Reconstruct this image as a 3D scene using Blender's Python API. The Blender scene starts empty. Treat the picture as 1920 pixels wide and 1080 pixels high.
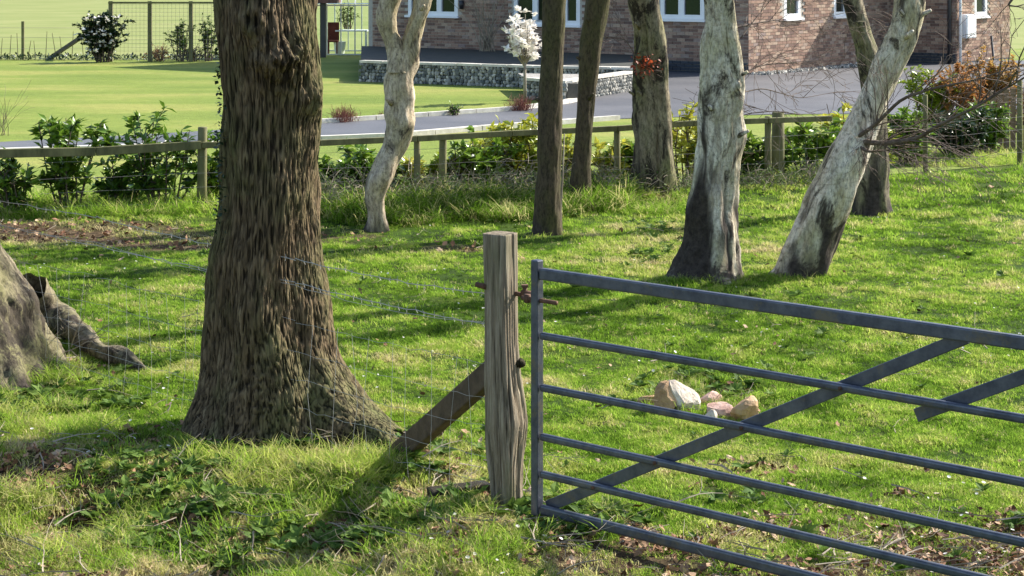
import bpy, math, random
import numpy as np
from mathutils import Vector, Matrix, Euler
R = math.radians
SC = bpy.context.scene
COL = SC.collection
rnd = random.Random(11)
rng = np.random.default_rng(7)
F, H, HY = 3600.0, 2.5, -65.0       # focal length in photo pixels, eye height, row of the horizon

# ------------------------------------------------------------------ camera, light
cd = bpy.data.cameras.new('camera'); cam = bpy.data.objects.new('camera', cd); COL.objects.link(cam)
cam.location = (0, 0, H); cam.rotation_euler = (R(90), 0, 0)
cd.sensor_width = 36; cd.lens = 36 * F / 1920; cd.shift_y = -(540 - HY) / 1920
cd.clip_start = .1; cd.clip_end = 2000
SC.camera = cam
SUN_AZ, SUN_EL = math.atan2(.84, .54), R(35)
w = bpy.data.worlds.new('World'); SC.world = w; w.use_nodes = True
nt = w.node_tree; nt.nodes.clear()
sky = nt.nodes.new('ShaderNodeTexSky'); sky.sky_type = 'NISHITA'; sky.sun_disc = False
sky.sun_elevation = SUN_EL; sky.sun_rotation = SUN_AZ; sky.air_density = 1.0; sky.dust_density = 1.2
bg = nt.nodes.new('ShaderNodeBackground'); bg.inputs[1].default_value = .125
wo = nt.nodes.new('ShaderNodeOutputWorld')
nt.links.new(sky.outputs[0], bg.inputs[0]); nt.links.new(bg.outputs[0], wo.inputs[0])
sd = bpy.data.lights.new('sun', 'SUN'); sun = bpy.data.objects.new('sun', sd); COL.objects.link(sun)
sd.energy = 5.0; sd.angle = R(.6); sd.color = (1, .95, .86)
svec = Vector((math.sin(SUN_AZ) * math.cos(SUN_EL), math.cos(SUN_AZ) * math.cos(SUN_EL), math.sin(SUN_EL)))
sun.rotation_euler = svec.to_track_quat('Z', 'Y').to_euler(); sun.location = svec * 60
SC.view_settings.view_transform = 'Standard'; SC.view_settings.look = 'None'
SC.view_settings.gamma = 1; SC.view_settings.exposure = 1.1; SC.view_settings.use_curve_mapping = False
SC.cycles.max_bounces = 6; SC.cycles.transparent_max_bounces = 8

# ------------------------------------------------------------------ helpers
def G(px, py, z=0.):                # ground point seen at a photo pixel
    Y = F * (H - z) / (py - HY); return Vector(((px - 960) / F * Y, Y, z))
def D(px, py, Y):                   # point at depth Y seen at a photo pixel
    return Vector(((px - 960) / F * Y, Y, H - (py - HY) * Y / F))
def PX(x, y, z=0.):                 # photo pixel of a point (arrays)
    return 960 + F * x / y, HY + F * (H - z) / y
_T = rng.random((64, 64, 64))
def vn(x, y, z=0.):                 # value noise, -1..1
    x, y, z = np.broadcast_arrays(np.asarray(x, float), np.asarray(y, float), np.asarray(z, float))
    xi, yi, zi = np.floor(x).astype(int), np.floor(y).astype(int), np.floor(z).astype(int)
    f = lambda t: t * t * (3 - 2 * t)
    u, v, q = f(x - xi), f(y - yi), f(z - zi)
    g = lambda a, b, c: _T[(xi + a) & 63, (yi + b) & 63, (zi + c) & 63]
    L = lambda a, b, t: a + (b - a) * t
    r = L(L(L(g(0,0,0), g(1,0,0), u), L(g(0,1,0), g(1,1,0), u), v), L(L(g(0,0,1), g(1,0,1), u), L(g(0,1,1), g(1,1,1), u), v), q)
    return r * 2 - 1
def fbm(x, y, z=0., o=4):
    s, a, k = 0, 1., 1.
    for i in range(o):
        s = s + a * vn(np.asarray(x) * k + 7.3 * i, np.asarray(y) * k + 3.1 * i, np.asarray(z) * k + 1.7 * i); a *= .5; k *= 2.03
    return s
def tag(o, label=None, cat=None, group=None, kind=None):
    for k, v in (('label', label), ('category', cat), ('group', group), ('kind', kind)):
        if v: o[k] = v
    return o
def empty(name, loc, label, cat, group=None):
    o = bpy.data.objects.new(name, None); COL.objects.link(o); o.location = loc; o.empty_display_size = .1
    return tag(o, label, cat, group)
class MB:
    def __init__(s): s.v = []; s.f = []; s.c = []; s.sm = False; s.n = 0
    def add(s, verts, faces, col=None):
        b = s.n
        s.v.extend([tuple(p) for p in verts]); s.n += len(verts)
        s.f.extend([tuple(b + i for i in f) for f in faces])
        if col is not None: s.c.extend([col] * len(verts))
    def box(s, c, sz, rot=None, col=None, jit=0):
        x, y, z = sz[0] / 2, sz[1] / 2, sz[2] / 2
        p = [Vector((a * x, b * y, d * z)) for d in (-1, 1) for a, b in ((-1, -1), (1, -1), (1, 1), (-1, 1))]
        if jit: p = [q + Vector((rnd.uniform(-jit, jit), rnd.uniform(-jit, jit), rnd.uniform(-jit, jit))) for q in p]
        if rot is not None: p = [rot @ q for q in p]
        c = Vector(c)
        s.add([q + c for q in p], [(0, 3, 2, 1), (4, 5, 6, 7), (0, 1, 5, 4), (1, 2, 6, 5), (2, 3, 7, 6), (3, 0, 4, 7)], col)
    def tube(s, pts, rad, n=6, cap=True, col=None):
        pts = [Vector(p) for p in pts]
        if not hasattr(rad, '__len__'): rad = [rad] * len(pts)
        vs = []; up = Vector((0, 0, 1))
        for i, p in enumerate(pts):
            d = (pts[min(i + 1, len(pts) - 1)] - pts[max(i - 1, 0)]).normalized()
            a = d.cross(up if abs(d.z) < .9 else Vector((1, 0, 0))).normalized() if i == 0 else (a - d * a.dot(d)).normalized()
            b = d.cross(a)
            for k in range(n):
                t = 2 * math.pi * k / n
                vs.append(p + (a * math.cos(t) + b * math.sin(t)) * rad[i])
        fs = [(i * n + k, i * n + (k + 1) % n, (i + 1) * n + (k + 1) % n, (i + 1) * n + k) for i in range(len(pts) - 1) for k in range(n)]
        if cap: fs += [tuple(range(n))[::-1], tuple(range((len(pts) - 1) * n, len(pts) * n))]
        s.add(vs, fs, col)
    def mesh(s, name, m, smooth=None):
        me = bpy.data.meshes.new(name); me.from_pydata(s.v, [], s.f)
        for q in (m if isinstance(m, (list, tuple)) else [m]): me.materials.append(q)
        if smooth if smooth is not None else s.sm: me.polygons.foreach_set('use_smooth', [True] * len(me.polygons))
        if s.c:
            at = me.attributes.new('tint', 'FLOAT', 'POINT'); at.data.foreach_set('value', s.c)
        me.update(); return me
    def build(s, name, m, parent=None, smooth=None):
        o = bpy.data.objects.new(name, s.mesh(name, m, smooth)); COL.objects.link(o)
        if parent is not None:
            o.parent = parent
            off = Vector(parent.location)
            if parent.parent: off = off + Vector(parent.parent.location)
            if parent.type == 'MESH' or True: o.location = -off if parent.get('_local') is None else (0, 0, 0)
        return o
def along(a, b, wd, ht, up=Vector((0, 0, 1))):      # rotation for a bar from a to b
    d = (b - a).normalized(); s = d.cross(up).normalized(); u = s.cross(d)
    return Matrix((d, -s, u)).transposed(), (a + b) / 2, ((b - a).length, wd, ht)
def bar(mb, a, b, wd, ht, col=None, jit=0):
    r, c, sz = along(Vector(a), Vector(b), wd, ht); mb.box(c, sz, r, col, jit)
def bevel(o, wdt, seg=2):
    m = o.modifiers.new('bevel', 'BEVEL'); m.width = wdt; m.segments = seg; m.limit_method = 'ANGLE'

# ------------------------------------------------------------------ materials
class MT:
    def __init__(s, name, rough=.8, spec=.3):
        s.m = bpy.data.materials.new(name); s.m.use_nodes = True; s.t = s.m.node_tree
        s.b = s.t.nodes['Principled BSDF']; s.b.inputs['Roughness'].default_value = rough
        s.b.inputs['Specular IOR Level'].default_value = spec
        s.out = s.t.nodes['Material Output']
    def n(s, t, **k):
        x = s.t.nodes.new(t)
        for a, v in k.items(): setattr(x, a, v)
        return x
    def l(s, a, b): s.t.links.new(a, b)
    def pos(s, scale=(1, 1, 1), obj=False):
        if obj: src = s.n('ShaderNodeTexCoord').outputs['Object']
        else: src = s.n('ShaderNodeNewGeometry').outputs['Position']
        m = s.n('ShaderNodeMapping'); m.inputs['Scale'].default_value = scale
        s.l(src, m.inputs['Vector']); return m.outputs[0]
    def noise(s, vec, sc, det=4, rough=.6, dist=0):
        x = s.n('ShaderNodeTexNoise'); x.inputs['Scale'].default_value = sc; x.inputs['Detail'].default_value = det
        x.inputs['Roughness'].default_value = rough; x.inputs['Distortion'].default_value = dist
        s.l(vec, x.inputs['Vector']); return x.outputs['Fac']
    def ramp(s, fac, stops):
        x = s.n('ShaderNodeValToRGB'); cr = x.color_ramp
        while len(cr.elements) < len(stops): cr.elements.new(.5)
        for e, (p, c) in zip(cr.elements, stops):
            e.position = p; e.color = (*(c if hasattr(c, '__len__') else (c,) * 3), 1)
        s.l(fac, x.inputs[0]); return x.outputs[0]
    def mix(s, fac, a, b, mode='MIX'):
        x = s.n('ShaderNodeMix', data_type='RGBA', blend_type=mode)
        for v, k in ((fac, 0), (a, 6), (b, 7)):
            if hasattr(v, 'is_output'): s.l(v, x.inputs[k])
            elif k == 0: x.inputs[0].default_value = v
            else: x.inputs[k].default_value = (*v, 1)
        return x.outputs[2]
    def attr(s, name, inst=False):
        x = s.n('ShaderNodeAttribute'); x.attribute_name = name
        if inst: x.attribute_type = 'INSTANCER'
        return x.outputs['Fac']
    def rand(s): return s.n('ShaderNodeObjectInfo').outputs['Random']
    def bump(s, h, st=.5, dist=.01):
        x = s.n('ShaderNodeBump'); x.inputs['Strength'].default_value = st; x.inputs['Distance'].default_value = dist
        s.l(h, x.inputs['Height']); s.l(x.outputs[0], s.b.inputs['Normal'])
    def col(s, c):
        if hasattr(c, 'is_output'): s.l(c, s.b.inputs['Base Color'])
        else: s.b.inputs['Base Color'].default_value = (*c, 1)
        return s
    def translucent(s, col, amt):
        tr = s.n('ShaderNodeBsdfTranslucent'); mx = s.n('ShaderNodeMixShader'); mx.inputs[0].default_value = amt
        if hasattr(col, 'is_output'): s.l(col, tr.inputs[0])
        else: tr.inputs[0].default_value = (*col, 1)
        s.l(s.b.outputs[0], mx.inputs[1]); s.l(tr.outputs[0], mx.inputs[2]); s.l(mx.outputs[0], s.out.inputs[0])
M = {}
def simple(name, c1, c2, sc=8, rough=.8, spec=.3, bs=.3, stretch=(1, 1, 1), rnd_amt=.0):
    t = MT(name, rough, spec); p = t.pos(stretch)
    f = t.noise(p, sc, 5, .65); c = t.ramp(f, [(.3, c1), (.7, c2)])
    t.col(c)
    if bs: t.bump(t.noise(p, sc * 3, 4), bs, .01)
    M[name] = t.m; return t

# ground soil and turf
t = MT('field_turf', .95, .1); p = t.pos()
g1 = t.ramp(t.noise(p, 1.1, 6, .7), [(.3, (.018, .036, .005)), (.5, (.055, .105, .010)), (.72, (.115, .155, .018))])
g2 = t.ramp(t.noise(p, 38, 4, .7), [(.32, (.35,) * 3), (.7, (1.25,) * 3)])
gr = t.mix(1., g1, g2, 'MULTIPLY')
so = t.ramp(t.noise(p, 16, 6, .75), [(.3, (.025, .016, .009)), (.5, (.085, .055, .03)), (.72, (.24, .175, .11))])
t.col(t.mix(t.attr('dirt'), gr, so)); t.bump(t.noise(p, 45, 5, .7), .9, .03); M['field'] = t.m
t = MT('lawn', .9, .15); p = t.pos((.35, 1, 1))
g1 = t.ramp(t.noise(p, .55, 4, .6), [(.28, (.125, .180, .028)), (.5, (.185, .235, .042)), (.66, (.270, .275, .070)), (.8, (.18, .22, .045))])
g2 = t.ramp(t.noise(t.pos((.8, 1.6, 1)), 6, 6, .75), [(.3, (.68,) * 3), (.7, (1.22,) * 3)])
t.col(t.mix(1., g1, g2, 'MULTIPLY')); t.bump(t.noise(t.pos(), 30, 3), .6, .03); M['lawn'] = t.m
t = MT('meadow', .95, .1); p = t.pos((.4, .7, 1))
t.col(t.ramp(t.noise(p, .6, 6, .7), [(.3, (.17, .21, .06)), (.7, (.27, .28, .11))])); M['meadow'] = t.m
t = MT('asphalt', .55, .5); p = t.pos()
t.col(t.mix(1., t.ramp(t.noise(p, .5, 4), [(.3, (.065, .066, .074)), (.7, (.125, .122, .128))]), t.ramp(t.noise(p, 60, 3, .8), [(.3, (.75,) * 3), (.7, (1.2,) * 3)]), 'MULTIPLY'))
t.bump(t.noise(p, 90, 2), .5, .01); M['asphalt'] = t.m
simple('kerb', (.45, .42, .36), (.72, .68, .6), 6)
simple('gravel', (.16, .15, .14), (.5, .47, .42), 26, bs=1)
simple('terrace', (.03, .035, .03), (.07, .065, .055), 5)
# grass blades: tint attribute 0 dark .. .5 fresh .. 1 straw
def grassmat(name, stops, tr):
    t = MT(name, .8, .06)
    a = t.n('ShaderNodeMath', operation='ADD'); a.inputs[1].default_value = 0
    t.l(t.attr('tint', True), a.inputs[0])
    c = t.ramp(a.outputs[0], stops)
    vr = t.ramp(t.noise(t.pos(), 60, 2), [(.3, (.75,) * 3), (.7, (1.2,) * 3)])
    c = t.mix(1., c, vr, 'MULTIPLY')
    t.col(c); t.translucent(c, tr); M[name] = t.m
grassmat('grass_blade', [(0, (.028, .056, .008)), (.28, (.105, .205, .015)), (.55, (.285, .455, .048)), (.75, (.440, .500, .105)), (1, (.62, .52, .29))], .55)
def leafmat(name, c1, c2, rough=.35, tr=.3, spec=.5):
    t = MT(name, rough, spec); c = t.mix(t.rand(), c1, c2)
    v = t.ramp(t.noise(t.pos(), 9, 3), [(.3, (.7,) * 3), (.7, (1.25,) * 3)])
    c = t.mix(1., c, v, 'MULTIPLY'); t.col(c); t.translucent(c, tr); M[name] = t.m
leafmat('laurel_leaf', (.055, .13, .014), (.24, .37, .034))
leafmat('gold_leaf', (.26, .34, .026), (.60, .55, .08))
leafmat('dark_leaf', (.012, .032, .012), (.035, .070, .018), .4, .15)
leafmat('ivy_leaf', (.010, .028, .008), (.025, .055, .012), .4, .1)
leafmat('red_leaf', (.28, .05, .02), (.58, .16, .06), .5, .4)
leafmat('rust_leaf', (.36, .12, .05), (.50, .32, .08), .5, .4)
leafmat('weed_leaf', (.06, .12, .018), (.14, .22, .04), .7, .3, .15)
leafmat('under_leaf', (.045, .085, .02), (.11, .15, .045), .7, .3, .15)
leafmat('petal', (.80, .76, .68), (.92, .88, .84), .5, .3)
t = MT('litter', .75, .2); c = t.ramp(t.attr('tint', True), [(0, (.05, .022, .012)), (.35, (.14, .06, .028)), (.65, (.30, .17, .09)), (1, (.52, .38, .25))])
t.col(c); M['litter'] = t.m
simple('twig', (.07, .045, .035), (.17, .13, .10), 9)
simple('pale_twig', (.19, .15, .11), (.36, .31, .23), 9)
simple('red_twig', (.15, .05, .035), (.30, .13, .09), 9)
# bark
t = MT('oak_bark', .9, .15); p = t.pos((1, 1, .17), True)
rd = t.n('ShaderNodeTexVoronoi', feature='DISTANCE_TO_EDGE'); rd.inputs['Scale'].default_value = 30
wv = t.mix(.12, p, t.n('ShaderNodeTexNoise').outputs[0]) ; t.l(p, rd.inputs['Vector'])
cr = t.ramp(rd.outputs['Distance'], [(0, .0), (.16, 1.)])
c = t.ramp(t.noise(p, 26, 6, .7), [(.3, (.070, .048, .026)), (.55, (.145, .102, .058)), (.75, (.27, .205, .12))])
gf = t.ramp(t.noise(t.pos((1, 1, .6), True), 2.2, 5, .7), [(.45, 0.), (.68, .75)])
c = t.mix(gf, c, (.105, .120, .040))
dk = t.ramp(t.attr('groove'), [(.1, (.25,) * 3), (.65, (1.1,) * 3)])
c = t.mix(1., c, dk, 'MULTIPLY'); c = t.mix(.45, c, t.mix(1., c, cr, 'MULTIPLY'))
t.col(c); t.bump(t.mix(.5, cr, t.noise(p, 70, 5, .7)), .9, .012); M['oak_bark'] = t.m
def barkmat(name, pale, mid, moss, dark, patch=.5, band=True):
    t = MT(name, .85, .2); p = t.pos((1, 1, 1), True)
    c = t.ramp(t.noise(t.pos((1, 1, .35), True), 13, 6, .7, .6), [(.28, mid), (.62, pale)])
    if band:
        b = t.ramp(t.noise(t.pos((.8, .8, 4), True), 7, 5, .8, 1.2), [(.56, 0.), (.62, .55)]); c = t.mix(b, c, mid)
    mo = t.ramp(t.noise(t.pos((1, 1, .5), True), 2.6, 5, .7), [(.42, 0.), (.65, .8)]); c = t.mix(mo, c, moss)
    pa = t.ramp(t.noise(t.pos((1, 1, .45), True), 3.4, 6, .75, .8), [(patch, 0.), (patch + .07, .92)]); c = t.mix(pa, c, dark)
    c = t.mix(1., c, t.ramp(t.noise(t.pos((1, 1, .4), True), 48, 4, .75), [(.36, (.5,) * 3), (.56, (1.12,) * 3)]), 'MULTIPLY')
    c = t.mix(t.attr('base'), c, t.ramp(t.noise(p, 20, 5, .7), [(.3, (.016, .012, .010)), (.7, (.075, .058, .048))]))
    t.col(c); t.bump(t.noise(t.pos((1, 1, .3), True), 40, 5, .7), .8, .01); M[name] = t.m
barkmat('birch_bark', (.82, .74, .62), (.34, .26, .18), (.33, .29, .14), (.045, .032, .024), .515)
barkmat('grey_bark', (.68, .56, .42), (.30, .225, .16), (.28, .23, .10), (.05, .038, .03), .54)
barkmat('dark_bark', (.095, .070, .045), (.045, .033, .022), (.070, .070, .020), (.026, .020, .015), .66, False)
barkmat('mossy_bark', (.30, .25, .17), (.13, .10, .065), (.15, .155, .05), (.022, .016, .012), .50, False)
barkmat('mossy_grey', (.25, .21, .14), (.11, .085, .058), (.14, .135, .05), (.04, .03, .022), .52)
# timber and metal
t = MT('old_timber', .9, .15); p = t.pos((1, 1, .05), True)
c = t.ramp(t.noise(p, 60, 6, .75), [(.3, (.08, .06, .042)), (.5, (.23, .185, .13)), (.7, (.42, .36, .27))])
c = t.mix(t.ramp(t.noise(t.pos((1, 1, .4), True), 5, 4), [(.5, 0.), (.7, .6)]), c, (.13, .14, .06))
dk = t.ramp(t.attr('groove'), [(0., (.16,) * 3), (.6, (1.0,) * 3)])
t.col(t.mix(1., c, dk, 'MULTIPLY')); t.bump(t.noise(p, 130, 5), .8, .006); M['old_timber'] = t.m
simple('fence_timber', (.075, .075, .032), (.22, .205, .09), 7, bs=.5, stretch=(1, 1, .3))
simple('strut_timber', (.055, .038, .024), (.13, .09, .058), 12, bs=.6)
simple('board_timber', (.16, .10, .06), (.30, .2, .13), 5, bs=.5, stretch=(1, 1, .15))
t = MT('galvanised', .42, .5); t.b.inputs['Metallic'].default_value = .55; p = t.pos()
c = t.ramp(t.noise(p, 12, 6, .7), [(.3, (.045, .052, .075)), (.7, (.13, .14, .17))])
c = t.mix(t.ramp(t.noise(p, 5, 6, .8), [(.54, 0.), (.64, .7)]), c, (.15, .13, .09)); t.col(c)
t.bump(t.noise(p, 90, 3), .25, .002); M['galv'] = t.m
simple('rust', (.06, .03, .02), (.16, .085, .05), 40)
t = MT('wire', .75, .2); t.col((.20, .19, .18)); M['wire'] = t.m
t = MT('pale_wire', .7, .2); t.col((.40, .38, .35)); M['pale_wire'] = t.m
# house
t = MT('brick', .9, .15)
c = t.ramp(t.attr('tint'), [(0, (.15, .10, .085)), (.3, (.26, .165, .125)), (.6, (.33, .215, .16)), (.85, (.42, .31, .23)), (1, (.27, .205, .185))])
t.col(t.mix(1., c, t.ramp(t.noise(t.pos(), 25, 4), [(.3, (.8,) * 3), (.7, (1.15,) * 3)]), 'MULTIPLY')); t.bump(t.noise(t.pos(), 60, 3), .4, .004); M['brick'] = t.m
t = MT('single_brick', .9, .15)
c = t.ramp(t.rand(), [(0, (.15, .10, .085)), (.3, (.26, .165, .125)), (.6, (.33, .215, .16)), (.85, (.42, .31, .23)), (1, (.27, .205, .185))])
t.col(t.mix(1., c, t.ramp(t.noise(t.pos(), 25, 4), [(.3, (.8,) * 3), (.7, (1.15,) * 3)]), 'MULTIPLY')); M['single_brick'] = t.m
simple('mortar', (.34, .31, .27), (.48, .44, .38), 20)
simple('blue_brick', (.035, .04, .05), (.07, .075, .085), 12)
simple('roof_tile', (.10, .05, .04), (.2, .1, .08), 6)
simple('upvc', (.76, .77, .80), (.84, .85, .87), 3, .35, .5, 0)
simple('dark_paint', (.02, .02, .025), (.04, .04, .045), 3, .4, .5, 0)
t = MT('glass', .04, .9); t.col((.018, .024, .018)); M['glass'] = t.m
t = MT('clear_glass', .05, .5); t.b.inputs['Transmission Weight'].default_value = 1; t.b.inputs['IOR'].default_value = 1.1; t.col((.9, .97, .93)); M['clear_glass'] = t.m
simple('aluminium', (.55, .58, .56), (.66, .68, .66), 4, .4, .5, 0)
def stonemat(name, stops):
    t = MT(name, .85, .2); c = t.ramp(t.attr('tint'), stops)
    t.col(t.mix(1., c, t.ramp(t.noise(t.pos(), 30, 4), [(.3, (.75,) * 3), (.7, (1.2,) * 3)]), 'MULTIPLY')); M[name] = t.m
stonemat('gabion_stone', [(0, (.11, .12, .115)), (.4, (.26, .26, .24)), (.75, (.44, .42, .37)), (1, (.66, .62, .54))])
def rockmat(name, a, b, c3):
    t = MT(name, .8, .25); p = t.pos()
    t.col(t.ramp(t.noise(p, 14, 6, .7), [(.3, a), (.5, b), (.7, c3)])); t.bump(t.noise(p, 50, 4), .7, .01); M[name] = t.m
rockmat('pale_rock', (.42, .31, .23), (.66, .56, .45), (.80, .72, .62))
rockmat('pink_rock', (.32, .18, .14), (.48, .29, .23), (.55, .38, .31))
rockmat('tan_rock', (.28, .16, .08), (.44, .28, .15), (.52, .36, .22))
rockmat('pink_rock', (.34, .20, .15), (.56, .35, .27), (.68, .50, .42))
simple('plastic_green', (.03, .16, .09), (.06, .24, .14), 20)
simple('chair_red', (.10, .02, .015), (.16, .04, .03), 5)

# ------------------------------------------------------------------ ground
def fenceY(x): return 20.5 + .383 * x if x < 3.0 else 21.65 + .62 * (x - 3.0)
fenceYv = lambda x: np.where(x < 3., 20.5 + .383 * x, 21.65 + .62 * (x - 3.))
def ell(px, py, cx, cy, rx, ry): return np.clip(1.6 - 1.6 * (((px - cx) / rx) ** 2 + ((py - cy) / ry) ** 2), 0, 1)
def dirtmask(x, y):
    px, py = PX(x, np.maximum(y, 3), 0.)
    n = fbm(x * 3.1, y * 3.1, 2.) * .5
    m = np.zeros_like(x)
    for cx, cy, rx, ry, k in ((1110, 1030, 190, 75, 1.), (1450, 1050, 300, 85, .95), (1800, 1060, 340, 110, .9), (1390, 900, 150, 45, .45),
                              (1640, 960, 140, 45, .6), (560, 830, 260, 50, .75), (480, 880, 260, 45, .6), (150, 850, 160, 40, .6), (250, 900, 180, 40, .5),
                              (700, 930, 120, 60, .45), (130, 440, 300, 20, 1.), (330, 455, 200, 16, .8), (620, 445, 120, 18, .6), (780, 470, 150, 14, .7), (60, 700, 150, 40, .5), (880, 945, 100, 26, .8),
                              (1250, 375, 70, 15, .6), (1320, 745, 140, 40, .4), (1400, 560, 40, 12, .4), (860, 870, 120, 40, .35), (300, 1000, 300, 60, .62), (620, 1030, 260, 60, .65), (120, 1050, 200, 40, .6), (900, 1010, 150, 40, .6), (750, 860, 90, 30, .6)):
        m = np.maximum(m, k * ell(px, py, cx, cy, rx, ry))
    vg = np.clip((py - 790) / 120, 0, 1) * np.clip((1000 - px) / 120, 0, 1)
    m = np.maximum(m, vg * np.clip(.74 + 1.35 * fbm(x * 4., y * 4., 12., 3), .12, 1.))
    return np.clip(m + n * m * 1.3 + np.clip(n - .55, 0, 1) * .5, 0, 1) * (y < fenceYv(x))
def ghv(x, y):
    fade = np.clip((fenceYv(x) - .6 - y) / 1.5, 0, 1)
    z = (.020 * fbm(x * .9, y * .9, .5, 3) + .012 * fbm(x * 4.3, y * 4.3, 3., 3))
    px, py = PX(x, np.maximum(y, 3), 0.)
    bk = np.clip((9.45 - y) / 1.0, 0, 1); bk = bk * bk * (3 - 2 * bk) * np.clip((-.25 - x) / .5, 0, 1)
    z = z - .15 * bk
    rough = np.clip((py - 790) / 120, 0, 1) * np.clip((950 - px) / 150, 0, 1)
    z = z + rough * (.062 * fbm(x * 2.6, y * 2.6, 9., 3) + .03)
    z = z + .035 * np.exp(-(((x + 1.3) / .8) ** 2 + ((y - 9.35) / .3) ** 2))
    bank = np.exp(-((y - fenceYv(x) + .7) / .5) ** 2) * .07
    return z * fade + bank * np.clip((fenceYv(x) - y) / .5, 0, 1)
def gh(x, y): return float(ghv(np.array([float(x)]), np.array([float(y)]))[0])
xs = np.concatenate([np.array([-400, -200, -100, -50, -25]), np.arange(-13, 13.01, .1), np.array([25, 50, 100, 200, 400])])
ys = np.concatenate([np.array([-60, -20, -5, 2]), np.arange(5, 26.01, .1), np.array([30, 40, 60, 100, 200, 400, 700])])
XX, YY = np.meshgrid(xs, ys); ZZ = ghv(XX, YY) * (np.abs(XX) < 13.01) * (YY > 4.9) * (YY < 26.1)
nx, ny = len(xs), len(ys)
V = np.stack([XX.ravel(), YY.ravel(), ZZ.ravel()], 1)
ii = (np.arange(ny - 1)[:, None] * nx + np.arange(nx - 1)[None, :]).ravel()
Fq = np.stack([ii, ii + 1, ii + nx + 1, ii + nx], 1)
me = bpy.data.meshes.new('ground'); me.from_pydata(V.tolist(), [], Fq.tolist()); me.materials.append(M['field'])
me.polygons.foreach_set('use_smooth', [True] * len(me.polygons))
a = me.attributes.new('dirt', 'FLOAT', 'POINT'); a.data.foreach_set('value', dirtmask(V[:, 0], V[:, 1]).astype(np.float32))
go = bpy.data.objects.new('grass_field', me); COL.objects.link(go); tag(go, kind='structure')

def sheet(name, pts, z, mat, label=None):
    import bmesh
    bm = bmesh.new(); vs = [bm.verts.new((p[0], p[1], z)) for p in pts]; f = bm.faces.new(vs)
    if f.normal.z < 0: f.normal_flip()
    bmesh.ops.triangulate(bm, faces=[f]); me = bpy.data.meshes.new(name); bm.to_mesh(me); bm.free()
    f0 = me.polygons[0] if len(me.polygons) else None
    if f0 and f0.normal.z < 0: me.flip_normals()
    me.materials.append(mat); o = bpy.data.objects.new(name, me); COL.objects.link(o); tag(o, kind='structure'); return o
LF = [(-40, fenceY(-40) + 9), (-12, fenceY(-12) + .5), (-6, fenceY(-6) + .3), (0, fenceY(0) + .3), (3, fenceY(3) + .3), (9, fenceY(9) + .4), (40, 45), (40, 60)]
far = [G(1800, 92), G(700, 98), G(400, 112), G(0, 113), G(-900, 108)]
sheet('garden_lawn', LF + [(p.x, p.y) for p in far], .006, M['lawn'])
sheet('far_meadow', [(-160, 300), (-60, 60), (G(-900, 108).x, G(-900, 108).y + .1), (G(0, 113).x, G(0, 113).y + .1), (G(400, 112).x, G(400, 112).y + .1), (G(700, 98).x, G(700, 98).y + .1), (40, 60.2), (160, 300)], .004, M['meadow'])
up = [(-700, 302), (-200, 280), (0, 268), (300, 252), (600, 233), (800, 220), (975, 208), (1062, 196), (1125, 180), (1190, 165)]
lo = [(-700, 330), (-200, 300), (0, 288), (410, 274), (600, 264), (720, 259), (900, 244), (1160, 224), (1430, 216), (1640, 214)]
upw = [G(*p) for p in up] + [Vector((2.62, 41.0, 0)), Vector((3.2, 45.4, 0)), Vector((5.9, 43.9, 0)), Vector((11.2, 50.6, 0)), Vector((14.5, 50, 0)), Vector((12, 36, 0)), Vector((7.5, 31, 0))]
low = [G(*p) for p in lo]
sheet('driveway', upw + low[::-1], .014, M['asphalt'])
def kerb(name, pts, side):
    mb = MB(); L = 0
    for a, b in zip(pts[:-1], pts[1:]):
        d = (b - a); n = max(1, round(d.length / .9))
        for i in range(n):
            p, q = a + d * (i / n), a + d * ((i + 1) / n - .008)
            r, c, sz = along(p, q, .12, .13); c.z = .012; mb.box(c, sz, r, jit=.003)
    o = mb.build(name, M['kerb']); tag(o, kind='structure'); return o
kerb('kerb', [G(x, y - 1) for x, y in up[4:]], 1)
kerb('kerb', [G(x, y + 1) for x, y in lo[1:8]], 1)

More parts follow.
